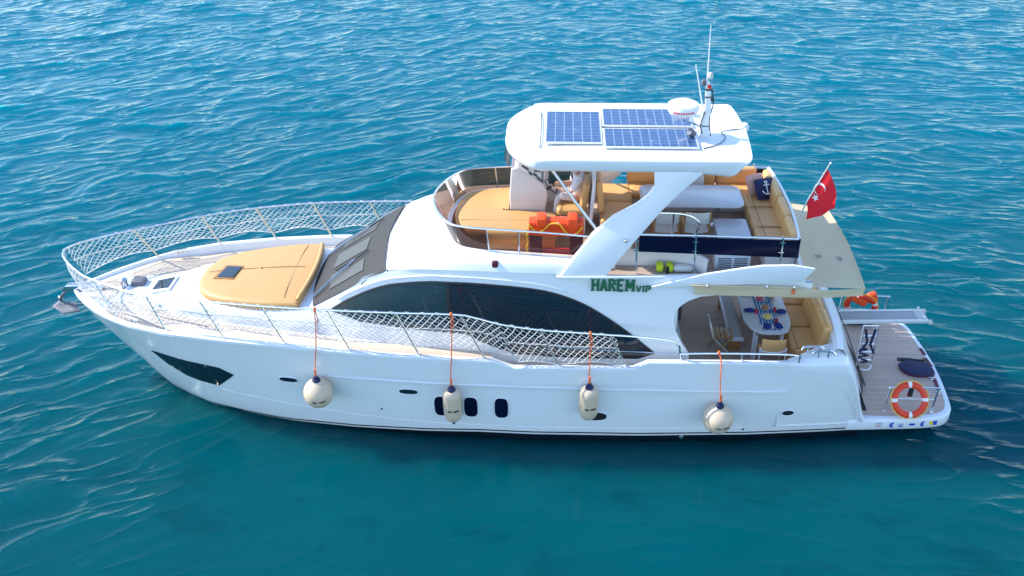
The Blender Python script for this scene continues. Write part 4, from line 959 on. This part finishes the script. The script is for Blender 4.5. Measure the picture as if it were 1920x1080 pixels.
def person():
    t = thing("person", "person in white shirt and pale trousers seated at the helm, hands on the wheel", "person", (1.5, .34, 4.45))
    X, Y, Z = 1.62, .34, 4.54
    ch = [[(X, Y, Z, .13), (X+.02, Y, Z+.14, .125), (X-.0, Y, Z+.32, .14), (X-.04, Y, Z+.47, .10), (X-.06, Y, Z+.545, .055), (X-.075, Y, Z+.61, .055), (X-.09, Y, Z+.68, .085), (X-.095, Y, Z+.76, .098), (X-.085, Y, Z+.83, .075)]]
    ch[0].insert(6, (X-.08, Y, Z+.64, .07))
    ch.append([(X-.09, Y, Z+.68, .085), (X-.185, Y, Z+.685, .028)])      # chin / jaw
    ch.append([(X-.095, Y, Z+.76, .098), (X-.20, Y, Z+.735, .018)])      # nose
    for s in (-1, 1):
        ch.append([(X-.095, Y, Z+.76, .098), (X-.085, Y+s*.10, Z+.73, .022)])  # ears
        sh = (X-.02, Y+s*.19, Z+.44, .062); el = (X-.16, Y+s*.27, Z+.20, .045); wr = (X-.40, Y+s*.16, Z+.22, .028); pm = (X-.455, Y+s*.14, Z+.235, .030)
        ch.append([(X-.04, Y, Z+.47, .10), sh, el, wr, pm])
        for k in range(4):
            f = (-.03+.02*k); ch.append([pm, (X-.50, Y+s*(.14)+f*.6, Z+.25+.012*(1-abs(k-1.5)), .0095), (X-.53+.01*k, Y+s*.14+f*.7, Z+.22, .009), (X-.505, Y+s*.14+f*.7, Z+.19, .008)])
        ch.append([pm, (X-.475, Y+s*.10, Z+.23, .011), (X-.50, Y+s*.085, Z+.205, .009)])
        hip = (X-.03, Y+s*.09, Z-.02, .11); kn = (X-.45, Y+s*.14, Z+.03, .062); an = (X-.50, Y+s*.13, Z-.60, .04); he = (X-.47, Y+s*.13, Z-.66, .04); to = (X-.66, Y+s*.14, Z-.68, .03)
        ch.append([(X, Y, Z, .13), hip, (X-.24, Y+s*.12, Z+.03, .085), kn, (X-.47, Y+s*.135, Z-.2, .055), an, he, to])
    skinned("body", ch, skin, t, 2)
    tr = [[(X, Y, Z, .145), (X+.01, Y, Z+.1, .138)]]; st = [[(X+.02, Y, Z+.06, .142), (X+.02, Y, Z+.16, .165), (X, Y, Z+.32, .18), (X-.04, Y, Z+.47, .112), (X-.055, Y, Z+.52, .075)]]
    for s in (-1, 1):
        tr.append([(X, Y, Z, .145), (X-.03, Y+s*.09, Z-.02, .122), (X-.24, Y+s*.12, Z+.03, .10), (X-.45, Y+s*.14, Z+.03, .08), (X-.47, Y+s*.135, Z-.2, .08), (X-.50, Y+s*.13, Z-.56, .072)])
        st.append([(X-.04, Y, Z+.47, .112), (X-.02, Y+s*.19, Z+.44, .10), (X-.10, Y+s*.235, Z+.32, .095), (X-.15, Y+s*.265, Z+.215, .09)])
    skinned("trousers", tr, trouser, t, 2); skinned("shirt", st, shirt, t, 2)
    h = MB(); c = Vector((X-.08, Y, Z+.785)); rings = []
    for i in range(9):
        p = (math.pi*.58)*i/8; rings.append([c+Vector((math.sin(p)*math.cos(a)*.108+.012, math.sin(p)*math.sin(a)*.103, math.cos(p)*.108-(.03 if math.cos(a) > 0 else -.0)*math.sin(p)+(0 if math.cos(a) > -.3 else .055*math.sin(p)))) for a in np.linspace(0, 2*math.pi, 17)[:-1]])
    h.loft(rings, True, True, False).build("hair", hairm, t)
    for s in (-1, 1): MB().sphere((X-.184, Y+s*.036, Z+.765), .011, 8).build("eye", blackp, t); MB().rbox((X-.58, Y+s*.13, Z-.685), (.27, .10, .08), .035, 6).build("shoe", white, t)
    MB().rbox((X-.19, Y, Z+.695), (.012, .045, .01), .004, 4).build("mouth", coral, t)
person()

# ------------------------------------------------------------------ cockpit
def cockpit():
    t = thing("cockpit_sofa", "tan leather three-cushion sofa across the stern of the cockpit", "sofa", (6.6, -.2, 1.41))
    MB().rbox((6.55, -.2, 1.58), (.8, 2.9, .34), .04, 6).build("sofa_base", tan, t)
    for y, d in ((-1.12, .86), (-.22, .92), (.7, .9)):
        MB().rbox((6.5, y, 1.82), (.62, d, .17), .05, 10).build("seat_cushion", tan, t)
        MB().tube([(6.24, y-d/2, 1.91), (6.8, y-d/2, 1.91)], .008, 5).build("seat_piping", tanseam, t)
    MB().tube([(6.32, -1.55, 1.908), (6.32, 1.1, 1.908)], .007, 5).build("seat_piping", tanseam, t)
    for y, d in ((-1.14, .88), (-.25, .88), (.66, .90)): MB().rbox((6.85, y, 2.16), (.20, d, .62), .08, 10, Matrix.Rotation(.12, 3, 'Y')).build("back_cushion", tan, t)
    MB().rbox((6.6, -1.60, 1.82), (.72, .10, .2), .05, 8).build("arm_roll", tan, t)
    t = thing("cockpit_table", "long white cockpit table with rounded ends laid for a meal", "table", (5.76, -.3, 1.41))
    o = []
    for cx, cy, a in ((6.0, .55, 0), (5.5, .55, 90)):
        for i in range(7): q = math.radians(a+90*i/6); o.append((cx+.25*math.cos(q), cy+.25*math.sin(q), 2.12))
    o += [(5.25, -.85, 2.12), (5.36, -1.18, 2.12), (5.52, -1.34, 2.12), (5.7, -1.38, 2.12), (5.95, -1.37, 2.12), (6.12, -1.28, 2.12), (6.22, -1.05, 2.12), (6.25, -.8, 2.12)]
    MB().prism(o, (0, 0, .045)).build("tabletop", tabw, t, bev=.012)
    MB().prism([(5.42, -1.15, 2.12), (5.52, -1.0, 2.12), (5.48, -1.12, 1.42), (5.40, -1.26, 1.42)], (.06, 0, 0)).build("leg", tabw, t)
    for x, y in ((5.5, .5), (6.05, .5), (6.05, -1.1)): MB().box((x, y, 1.77), (.07, .07, .7)).build("leg", tabw, t, bev=.01)
    t = thing("cockpit_bench", "grey cushioned bench with white edging along the forward side of the cockpit table", "bench", (5.12, -.1, 1.41))
    MB().rbox((5.10, -.05, 1.80), (.30, 2.0, .10), .045, 8).build("bench_cushion", greyp, t)
    MB().box((4.955, -.05, 1.82), (.05, 2.05, .12)).build("bench_edge", tabw, t, bev=.012); MB().box((5.1, -1.055, 1.79), (.32, .04, .1)).build("bench_edge", tabw, t, bev=.012)
    for y in (-.9, .85): MB().box((5.1, y, 1.58), (.24, .06, .34)).build("leg", wood, t, bev=.008)
    t = thing("side_cabinet", "small blue-topped locker in the forward corner of the cockpit", "locker", (3.95, .35, 1.41))
    MB().rbox((3.95, .38, 1.62), (.22, .30, .42), .03, 5).build("locker_body", galv, t); MB().rbox((3.95, .38, 1.88), (.26, .34, .12), .05, 6).build("blue_cloth", blue, t)
cockpit()
def table_setting():
    z = 2.167
    m, nt, b = new_mat("striped_runner_cloth"); tc = N(nt, "ShaderNodeTexCoord"); s = N(nt, "ShaderNodeSeparateXYZ"); nt.links.new(tc.outputs["Object"], s.inputs[0])
    fx = math_n(nt, 'FRACT', math_n(nt, 'MULTIPLY', s.outputs[0], 16)); st = math_n(nt, 'LESS_THAN', fx, .38)
    nz = noise(nt, 22, 2, coord(nt, (1, .35, 1))); st = math_n(nt, 'MULTIPLY', st, math_n(nt, 'GREATER_THAN', nz, .42))
    nt.links.new(mixc(nt, st, (.03, .14, .34), (.55, .65, .70)), b.inputs["Base Color"]); b.inputs["Roughness"].default_value = .85
    r = MB().box((5.78, -.28, z+.004), (.40, 1.95, .008)).build("table_runner", m); tagm(r, "blue and white striped runner along the middle of the cockpit table", "table runner")
    g = "place settings on the cockpit table"
    def plate(x, y, rot, lab, first=None):
        if first: return dup(first, (x, y, z), lab, rot)
        t = thing("dinner_plate", lab, "place setting", (x, y, z), g)
        MB().lathe([(0, 0), (.09, 0), (.125, .018), (.13, .022), (.09, .012), (0, .01)], (x, y, z+.004), 20).build("plate", white, t)
        MB().loft([[(x+.13*u*(1-.25*abs(v)), y+.09*v*(1-.2*u*u), z+.035+.05*(1-u*u)*(1-v*v)+.012*math.sin(9*u+5*v)) for v in np.linspace(-1, 1, 9)] for u in np.linspace(-1, 1, 9)], False).build("napkin", blue, t)
        return t
    p = plate(5.42, -.52, 0, "white plate with blue napkin, bench side, nearer the camera end of the table")
    plate(6.10, -.55, .3, "white plate with blue napkin, sofa side, nearer the camera end of the table", p)
    plate(5.45, .25, .2, "white plate with blue napkin, bench side, at the far end of the table", p)
    plate(5.70, -1.15, 1.4, "white plate with blue napkin at the head of the table, by the tan canvas chair", p)
    plate(5.94, -1.12, 1.8, "white plate with blue napkin in the rounded corner of the table, by the sofa", p)
    def dish(name, lab, x, y, r, m):
        t = thing(name, lab, "dish", (x, y, z+.008), "serving dishes on the striped runner")
        MB().lathe([(0, 0), (r*.7, 0), (r, .03), (r*1.02, .035), (r*.7, .015), (0, .012)], (x, y, z+.010), 20).build("plate", white, t)
        mb = MB(); mb.lathe([(0, 0), (r*.72, 0), (r*.7, .05), (r*.4, .07), (0, .075)], (x, y, z+.028), 14); mb.build("food", m, t)
    dish("round_cake", "round yellow tart on the near half of the runner", 5.77, -.78, .12, mat("pale_pastry", (.72, .50, .16), .6, var=.2, scale=20))
    dish("pink_dessert", "plate with a pink dessert in the middle of the runner", 5.72, -.02, .12, mat("pink_glaze", (.5, .09, .14), .3, var=.3, scale=20))
    dish("bread_plate", "plate of brown bread between the tart and the pink dessert", 5.78, -.40, .11, mat("brown_crust", (.36, .17, .07), .7, var=.4, scale=25))
    dish("far_bread_plate", "plate of brown bread at the far end of the runner", 5.72, .42, .11, mat("dark_crust", (.30, .15, .06), .7, var=.4, scale=25))
    t = thing("fruit_bowl", "brass bowl of fruit on the far sofa side of the table", "bowl", (6.02, .12, z), None)
    MB().lathe([(0, 0), (.06, 0), (.07, .02), (.13, .09), (.14, .11), (.12, .09), (.05, .04), (0, .03)], (6.02, .12, z+.004), 18).build("bowl", gold, t)
    for i in range(7): a = i*2.1; MB().sphere((6.02+.06*math.cos(a)*(i > 0), .12+.06*math.sin(a)*(i > 0), z+.11+.01*(i % 3)), .042, 8).build("fruit", (gold, redm, black)[i % 3], t)
    labs = ["red tumbler beside the bench-side near plate", "red tumbler beside the sofa-side near plate", "red tumbler at the head of the cockpit table", "red tumbler by the far blue napkin"]
    t = None
    for (x, y), l in zip(((5.56, -.58), (5.97, -.50), (5.92, -.96), (5.60, .22)), labs):
        if t is None:
            t = MB().lathe([(0, 0), (.032, 0), (.038, .09), (.033, .09), (.028, .01), (0, .008)], (0, 0, 0), 12).build("tumbler", mat("red_glass", (.55, .03, .08), .15)); o = t
        else: o = t.copy(); COL.objects.link(o)
        o.location = (x, y, z+.004); tagm(o, l, "tumbler", "red tumblers on the cockpit table")
table_setting()

# ------------------------------------------------------------------ awning
def awning():
    t = thing("canvas_awning", "khaki canvas awning stretched over the cockpit from the flybridge overhang", "awning", (6.8, 0, 3.55))
    rings = []
    for i in range(21):
        v = -1+2*i/20; xa = 7.40+.05*(1-v*v)-.05*max(0, -v); r = []
        for j in range(15):
            s = j/14; x0 = 5.95; x = x0+(xa-x0)*s; y = v*(1.98-.16*s); z = 3.70-.13*s-.05*math.sin(math.pi*s)*(1-v*v) + .05*(1-v*v)*(1-s*.3) - .012*math.sin(9*s+2*v)*(1-v*v)
            r.append((x, y, z))
        rings.append(r)
    mb = MB().loft(rings, False); mb.build("awning_sheet", khaki, t)
    edge = [r[-1] for r in rings]
    MB().loft([edge, [(x+.01, y, z-.10) for x, y, z in edge], [(x+.005, y, z-.12) for x, y, z in edge]], False).build("aft_valance", khaki, t)
    MB().tube(edge, .02, 7).build("edge_pole", khaki, t)
    for sg in (-1, 1):
        top = [(3.92, sg*2.115, 3.755), (5.0, sg*2.12, 3.745), (6.0, sg*2.12, 3.73), (6.6, sg*1.98, 3.63), (7.34, sg*1.83, 3.575)]
        top = resamp(top, 24); rings = [[(x, y+sg*.012*math.sin(x*3.1), z) for x, y, z in top], [(x, y+sg*.02*math.sin(x*2.3), z-.09) for x, y, z in top], [(x, y, z-.195+.05*max(0, (x-6)/1.4)) for x, y, z in top]]
        MB().loft(rings, False).build("side_valance", khaki, t); MB().tube(rings[2], .012, 6).build("valance_hem", khaki, t)
        MB().tube([(3.84, sg*2.115, 3.76), (6.05, sg*2.115, 3.74)], .022, 7).build("valance_tube", khaki, t)
        for x in (4.15, 5.33, 5.86):
            MB().torus((x, sg*2.13, 3.77), .04, .014, (1, 0, .2), 14, 6).build("awning_ring", steel, t)
        MB().box((5.86, sg*2.135, 3.66), (.07, .015, .10)).build("buckle_strap", orope if sg < 0 else khaki, t)
        MB().tube([(5.84, sg*2.12, 3.72), (5.80, sg*2.05, 3.45)], .014, 6).build("strap_end", steel, t)
    for x, y, w_ in ((6.72, -.75, .13), (7.18, -.78, .15), (6.60, 0.05, .08)): 
        z = 3.70-.13*((x-5.95)/1.4)+.02
    for (x, y, a, b) in ((6.68, -.62, .13, .16), (7.12, -.66, .12, .22)):
        s = (x-5.95)/1.45; v = y/1.85; z = 3.70-.13*s-.05*math.sin(math.pi*s)*(1-v*v)+.05*(1-v*v)*(1-s*.3)-.012*math.sin(9*s+2*v)*(1-v*v)
        MB().add([(x+a*.5*math.cos(q)*(1+.2*math.sin(3*q)), y+b*.5*math.sin(q)*(1+.15*math.cos(2*q)), z+.012) for q in np.linspace(0, 6.28, 15)[:-1]], [tuple(range(14))]).build("stain_patch", stain, t)
awning()
# ------------------------------------------------------------------ ensign
def flag():
    t = thing("ensign", "red flag with white crescent and star on a slanting staff at the stern", "flag", (6.05, 0, 4.3))
    MB().tube([(6.17, 0, 3.80), (6.45, 0, 4.66), (6.785, 0, 5.49)], [.02, .018, .014], 8).build("flag_staff", steel, t)
    MB().sphere((6.79, 0, 5.50), .025, 8).build("staff_finial", white, t)
    P00, P01, P11, P10 = [np.array(p) for p in ((6.745, 5.38), (6.43, 4.56), (6.47, 4.20), (7.06, 4.43))]  # hoist top, hoist bottom, fly bottom, fly top (x, z)
    def wv(x, z): 
        s = (x-6.5)*.9-(z-4.9)*.35; return .06*math.sin(11*s+.6)*min(1, max(0, s+.25)*2)+.02*math.sin(23*s)
    rings = []
    for i in range(25):
        u = i/24; r = []
        for j in range(17):
            v = j/16; p = (P00*(1-u)+P10*u)*(1-v)+(P01*(1-u)+P11*u)*v
            p = p+np.array((.05*math.sin(math.pi*u)*(1-v)+.03*math.sin(math.pi*u), .05*math.sin(math.pi*u)*(v)))
            r.append((p[0], wv(*p), p[1]))
        rings.append(r)
    c = MB().loft(rings, False).build("flag_cloth", flagred, t)
    def patch(poly, faces, nm):
        for sg in (-1, 1): MB().add([(x, wv(x, z)+sg*.006, z) for x, z in poly], faces).build(nm, white, c)
    cx, cz = 6.655, 4.905; ra = math.radians(-62)   # crescent opens toward the star
    n = 14; o = []; i_ = []
    for k in range(n+1):
        a = ra+math.radians(38)+(2*math.pi-math.radians(76))*k/n; o.append((cx+.115*math.cos(a), cz+.135*math.sin(a)))
        b = ra+math.radians(52)+(2*math.pi-math.radians(104))*k/n; i_.append((cx+.028*math.cos(ra)+.092*math.cos(b), cz+.03*math.sin(ra)+.108*math.sin(b)))
    patch(o+i_, [(k, k+1, n+2+k, n+1+k) for k in range(n)], "crescent")
    sx, sz = 6.60, 4.70; S = [(sx, sz)]+[(sx+(.075 if k % 2 == 0 else .03)*math.cos(ra+math.pi+math.pi*k/5), sz+(.085 if k % 2 == 0 else .035)*math.sin(ra+math.pi+math.pi*k/5)) for k in range(10)]
    patch(S, [(0, 1+k, 1+(k+1) % 10) for k in range(10)], "star")
flag()
# ------------------------------------------------------------------ fenders
def fender(name, lab, x, z, kind, rail, group):
    y = -(hy(x, z)+{"ball": .31, "long": .20}[kind]); t = thing(name, lab, "fender", (x, y, z), group); m = fendm
    if kind == "ball":
        prof = [(0, -.335), (.10, -.325), (.20, -.27), (.28, -.16), (.312, -.02), (.30, .10), (.25, .20), (.18, .275), (.10, .325), (.075, .35), (0, .36)]
        r = .312; h = .34
    else:
        prof = [(0, -.44), (.06, -.435), (.13, -.40), (.175, -.32), (.195, -.2), (.197, .15), (.19, .27), (.165, .35), (.12, .40), (.08, .425), (0, .43)]; r = .196; h = .42
    P = resamp(cr([(a, b, 0) for a, b in prof], 4), 34); ax = Vector((.0, -.12, 1))
    MB().lathe([(max(a, 0), b) for a, b, _ in P], (x, y, z), 28, ax).build("fender_body", m, t)
    c = Vector((x, y, z))+ax.normalized()*h
    MB().lathe([(0, -.03), (.09, -.02), (.085, .03), (.05, .06), (.04, .12), (0, .125)], c, 14, ax).build("top_cap", navy, t)
    if kind == "long" and "tall" in lab: MB().lathe([(0, -.12), (.03, -.11), (.045, -.02), (.07, .03), (0, .04)], Vector((x, y, z))-ax.normalized()*.44, 12, ax).build("bottom_cap", navy, t)
    for k in range(8):
        if k == 3: continue
        a = math.radians(-100+6.5*(k) if kind == "ball" else -112+9*k); rr_ = r*(.985 if kind == "ball" else 1.0)
        MB().box((x+rr_*math.cos(a), y+rr_*math.sin(a)+.012*0, z-.06+.012), (.022, .012, .035+.012*(k % 2)), Matrix.Rotation(a+math.pi/2, 3, 'Z')).build("printed_mark", black, t)
    top = Vector(rail); e = c+Vector((0, 0, .12)); edge = Vector((x*.6+rail[0]*.4, -(hys(x)+.06), sheer(x)+.05))
    MB().tube([top+Vector((0, 0, .03)), top*.5+edge*.5+Vector((.012, 0, 0)), edge, edge+(e-edge)*.5+Vector((-.014, 0, 0)), e], .0125, 6).build("fender_rope", orope, t)
    MB().sphere(top, .045, 8, (.8, .8, 1.2)).build("rope_knot", orope, t); MB().tube(cr([top, top+Vector((.03, -.04, -.05)), top+Vector((.045, -.05, -.2)), top+Vector((.03, -.05, -.3))], 4), .010, 5).build("loose_tail", orope, t); MB().tube([e-Vector((0, 0, .05)), e+Vector((0, 0, .16))], .026, 6).build("rope_whipping", orope, t)
def rail_at(x):
    T = np.array(TOPC); return (x, -float(np.interp(x, T[:, 0], T[:, 1])), float(np.interp(x, T[:, 0], T[:, 2])))
gf = "fenders hanging along the hull"
fender("ball_fender", "cream ball fender nearest the bow, on a long orange rope", -3.80, 1.33, "ball", rail_at(-3.70), gf)
fender("cylinder_fender", "tall cream cylinder fender hanging in front of the three upright portholes", -.97, 1.13, "long", rail_at(-.93), gf)
fender("cylinder_fender", "cream cylinder fender without lower cap, hanging above the dark exhaust outlet", 1.87, 1.28, "long", rail_at(1.86), gf)
fender("ball_fender", "cream ball fender nearest the stern, hanging below the cockpit rail", 4.56, .95, "ball", (4.47, -2.50, 2.41), gf)
# ------------------------------------------------------------------ safety nets
def net(sg, x0, x1, lab):
    """knotted diamond netting laced to the rail on top, sagging freely below"""
    T = np.array(TOPC); d = np.r_[0, np.cumsum(np.linalg.norm(np.diff(T, axis=0), axis=1))]
    k0 = np.interp(x0, T[:, 0], d); k1 = np.interp(x1, T[:, 0], d); n = int((k1-k0)/.076); n += n % 2; rows = 13
    S = sorted(TOPS.values()); sx = [s[0] for s in S]
    def P(i, j):
        s = k0+(k1-k0)*i/n; p = np.array([np.interp(s, d, T[:, q]) for q in range(3)]); x = p[0]; f = j/rows
        # bottom follows the stanchion feet in swags between them
        ts = [TOPS[q][0] for q in range(9)]; bs = [base[q] for q in range(9)]
        bx = float(np.interp(x, [-9.99]+ts, [-9.75]+[b[0] for b in bs])); by = hys(bx)-.08; bz = sheer(bx)+.05
        q = np.searchsorted(ts, x); ph = 0.5
        if 0 < q < 9: ph = (x-ts[q-1])/(ts[q]-ts[q-1])
        elif q == 0: ph = (x+9.99)/(ts[0]+9.99)
        sw = math.sin(math.pi*min(max(ph, 0), 1))
        dep = .80-.10*sw if x < 0 else .93-.05*sw
        if sg < 0: dep = min(.95, dep+.05)
        g = f*dep; b = p*(1-g)+np.array((bx, by, bz))*g
        b[1] += (.035*math.sin(5*x+3*f)*f-.05*math.sin(math.pi*f)*sw) ; b[0] += .02*math.sin(7*f+x*3); b[2] -= .04*sw*math.sin(math.pi*f)
        jt = RNG.normal(0, .006, 3)*(1 if 0 < j < rows else .2)
        return (b[0]+jt[0], sg*b[1]+jt[1]*.6, b[2]+jt[2])
    mb = MB(); r = .0066 if sg > 0 else .0072
    def seg(a, b, rad=r):
        a = Vector(a); b = Vector(b); t = (b-a).normalized(); u = t.orthogonal().normalized(); v = t.cross(u); k = len(mb.v)
        ring = [u, (v*.866-u*.5), (-v*.866-u*.5)]; mb.v += [tuple(a+q*rad) for q in ring]+[tuple(b+q*rad) for q in ring]
        mb.f += [(k, k+1, k+4, k+3), (k+1, k+2, k+5, k+4), (k+2, k, k+3, k+5)]
    G = [[P(i, j) for j in range(rows+1)] for i in range(n+1)]
    for i in range(n):
        for j in range(rows):
            if (i+j) % 2 == 0: seg(G[i][j], G[i+1][j+1])
            else: seg(G[i][j+1], G[i+1][j])
    for i in range(n): seg(G[i][rows], G[i+1][rows], .012); seg(G[i][0], G[i+1][0], .017 if i % 4 else .026)
    for i in range(n): 
        m = rows//2; seg(G[i][m], G[i+1][m], .010)
    o = mb.build("safety_net", ropew); tagm(o, lab, "safety net", "netting laced along the bow rails")
net(-1, -9.98, 2.35, "white rope safety net laced along the near side rail, in front of the cabin windows")
net(1, -9.98, 1.0, "white rope safety net laced along the far side rail, seen against the sea")
# anchor hanging below the bow roller
def anchor():
    t = thing("anchor", "grey steel anchor hanging under the bow roller", "anchor", (-10.35, 0, 2.0))
    MB().tube([(-10.12, 0, 2.15), (-10.3, 0, 2.02), (-10.42, 0, 1.85)], .035, 8).build("shank", galv, t)
    for s in (-1, 1): MB().prism([(-10.66, 0, 1.68), (-10.45, 0, 1.84), (-10.05, 0, 1.74), (-9.92, s*.16, 1.66), (-10.3, s*.24, 1.64)], (0, 0, -.03)).build("fluke", galv, t, bev=.008)
    MB().torus((-10.40, 0, 1.88), .055, .018, (0, 1, 0), 14, 7).build("shackle", steel, t)
anchor()
# ------------------------------------------------------------------ swim platform objects
def lifebuoy(c, axis, lab, rot):
    t = thing("lifebuoy", lab, "lifebuoy", c, "lifebuoys on the platform rails"); R, r = .325, .068
    u = Vector(axis).normalized()
    for k in range(4):
        a = math.radians(rot+90*k); MB().torus(c, R, r, axis, 12, 12, a+.11, a+math.pi/2-.11, .75).build("orange_segment", buoym, t)
        MB().torus(c, R, r*1.03, axis, 4, 12, a-.11, a+.11, .75).build("white_band", white, t)
    pts = []; a0 = u.orthogonal().normalized(); b0 = u.cross(a0)
    for i in range(48): q = 2*math.pi*i/48; rr_ = R+r*1.06+.018*abs(math.sin(2*(q-math.radians(rot)))); pts.append(Vector(c)+(a0*math.cos(q)+b0*math.sin(q))*rr_)
    MB().tube(pts, .011, 5, True).build("grab_line", yrope, t)
    return t
def platform():
    for sg in (-1, 1):
        t = thing("lifebuoy_rail", ("low steel rail at the near edge of the swim platform, holding a lifebuoy" if sg < 0 else "low steel rail at the far edge of the swim platform, beyond the gangway"), "guard rail", (8.8, sg*1.82, .5), "rails on the swim platform")
        x0, x1 = (8.30, 9.30) if sg < 0 else (8.12, 9.22); y = sg*1.80; zt = 1.13 if sg < 0 else 1.22
        for x in (x0, x1):
            MB().tube([(x, y, .5), (x+.03, y, zt)], .02, 8).build("post", steel, t); MB().lathe([(0, 0), (.05, 0), (.045, .02), (0, .02)], (x, y, .5), 10).build("post_foot", steel, t)
        MB().tube(cr([(x0+.03, y, zt-.03), (x0+.06, y, zt), (x1, y, zt), (x1+.03, y, zt-.03)], 4), .02, 8).build("top_rail", steel, t)
        MB().tube([(x0+.015, y, .82), (x1+.015, y, .82)], .011, 6).build("mid_wire", steel, t)
        if sg < 0: MB().rbox((8.78, y+.03, 1.0), (.10, .05, .26), .02, 5).build("buoy_bracket", blackp, t); MB().rbox((8.76, y+.05, .92), (.07, .05, .12), .02, 5).build("buoy_light", redm, t)
    lifebuoy((8.73, -1.93, .90), (.05, -.86, .5), "orange and white lifebuoy on the near edge of the swim platform", 42)
    lifebuoy((8.62, 1.76, .97), (.25, 1, .35), "orange and white lifebuoy at the far edge of the platform, half hidden by the awning", 20)
    t = thing("orange_life_vest", "crumpled orange life vest draped over the far platform rail", "life vest", (8.5, 1.8, 1.0))
    MB().rbox((8.55, 1.72, 1.15), (.42, .16, .22), .07, 8, Matrix.Rotation(.5, 3, 'Y')).build("vest_panel", orange, t); MB().rbox((8.85, 1.74, 1.22), (.24, .16, .30), .07, 8, Matrix.Rotation(-.4, 3, 'Y')).build("vest_panel", orange, t)
    t = thing("boat_cover_bag", "dark blue bag lying behind the far lifebuoy at the platform edge", "bag", (8.5, 1.68, .5)); MB().rbox((8.6, 1.62, .68), (.75, .26, .32), .12, 10).build("bag_body", navy, t); MB().tube(cr([(8.4, 1.6, .83), (8.5, 1.6, .92), (8.7, 1.6, .92), (8.8, 1.6, .83)], 4), .015, 6).build("handle", black, t)
    # gangway
    t = thing("gangway", "grey passerelle reaching out from the transom over the swim platform", "gangway", (7.5, -.2, 1.9))
    def gq(x, dz=0): return 1.88+.03*(x-7.5)+dz
    rot = Matrix.Rotation(-.03, 3, 'Y')
    MB().box((8.33, -.2, gq(8.33)), (1.66, .36, .03), rot).build("walkway", greyp, t, bev=.006)
    for y in (-.41, .01): MB().box((8.42, y, gq(8.42, -.01)), (1.92, .05, .085), rot).build("side_beam", panelw, t, bev=.01)
    MB().box((9.27, -.2, gq(9.27, .004)), (.22, .36, .032), rot).build("end_plate", cream, t, bev=.006)
    for y in (-.42, .02): MB().lathe([(0, -.04), (.045, -.035), (.045, .035), (0, .04)], (9.42, y, gq(9.42, -.02)), 10, Vector((0, 1, 0))).build("end_wheel", cream, t)
    for y in (-.36, .04): MB().sphere((9.28, y, gq(9.28, .06)), .03, 8).build("stanchion_socket", steel, t)
    MB().rbox((7.42, -.2, 1.82), (.16, .46, .14), .03, 5).build("hinge_block", black, t); MB().rbox((7.42, -.2, 1.91), (.13, .26, .05), .02, 5).build("hinge_cover", gel, t)
    # boarding ladder
    t = thing("boarding_ladder", "folded steel boarding ladder with dark blue straps standing on the swim platform", "ladder", (8.28, -.2, .5))
    for x in (8.10, 8.42): MB().tube([(x, -.2, .50), (x, -.15, 1.62)], .024, 8).build("rail", steel, t)
    MB().tube(cr([(8.10, -.2, .58), (8.16, -.32, .53), (8.34, -.32, .53), (8.42, -.2, .58)], 5), .026, 8).build("hook", white, t)
    for z in (.7, .92, 1.14, 1.36): MB().box((8.26, -.19, z), (.32, .06, .025)).build("rung", steel, t, bev=.005)
    MB().tube([(8.10, -.15, 1.62), (8.42, -.15, 1.62)], .024, 8).build("top_bar", steel, t)
    MB().tube([(8.14, -.2, 1.55), (8.2, -.28, 1.25), (8.10, -.27, 1.0)], .03, 7).build("strap", navy, t); MB().tube([(8.36, -.2, 1.55), (8.28, -.28, 1.2), (8.40, -.27, .95)], .03, 7).build("strap", navy, t)
    MB().tube([(8.14+.10*math.sin(i*1.1)+.006*i, -.25-.02*math.cos(i), 1.08-.028*i) for i in range(16)], .022, 6).build("strap_coil", navy, t)
    # board bag
    t = thing("board_bag", "dark navy oval board bag lying flat on the swim platform", "board bag", (9.4, -.28, .5))
    o = cr([(9.06, -.25), (9.14, -.45), (9.34, -.56), (9.6, -.56), (9.76, -.50), (9.80, -.30), (9.72, -.08), (9.5, .0), (9.25, .0), (9.10, -.10)], 5, True)
    def rg(k, z): return [(9.42+(x-9.42)*k, -.28+(y+.28)*k, z) for x, y in o]
    MB().loft([rg(.94, .503), rg(1, .53), rg(1, .56), rg(.94, .59), rg(.5, .605), rg(.05, .607)], True, True, True).build("bag_body", navy, t)
    MB().tube([(x, y, .55) for x, y in o], .012, 5, True).build("zip_edge", maroon, t)
    t = thing("boat_hook", "long dark paddle lying on the swim platform beside the board bag", "paddle", (9.4, .2, .5))
    MB().tube([(9.20, .14, .525), (9.72, .10, .525)], .022, 7).build("shaft", black, t); MB().rbox((9.30, .135, .52), (.34, .12, .03), .014, 6).build("blade", black, t); MB().tube([(9.72, .04, .525), (9.72, .16, .525)], .02, 6).build("grip", black, t)
    for a, b, lab in (((9.80, .62), (9.82, .35), "short dark red mat strip on the far half of the platform's stern edge"), ((9.79, .22), (9.83, -.12), "dark red mat strip behind the board bag on the platform's stern edge"), ((9.74, -.62), (9.70, -1.02), "dark red mat strip nearest the near corner of the platform's stern edge")):
        w_ = .035; o = MB().prism([(a[0]-w_, a[1], .503), (a[0]+w_, a[1], .503), (b[0]+w_, b[1], .503), (b[0]-w_, b[1], .503)], (0, 0, .012)).build("edge_mat", maroon); tagm(o, lab, "mat", "mat strips along the stern edge")
    for y in (-.60, -1.12):
        lab = "steel pop-up cleat on the stern edge "+("beside the board bag" if y > -1 else "nearer the corner lifebuoy")
        t = thing("pop_up_cleat", lab, "cleat", (9.70, y, .5), "pop-up cleats on the platform"); MB().lathe([(0, 0), (.05, 0), (.05, .012), (0, .014)], (9.68, y, .503), 12).build("base_plate", steel, t); MB().tube([(9.60, y, .54), (9.76, y, .54)], .014, 6).build("horn", steel, t)
platform()
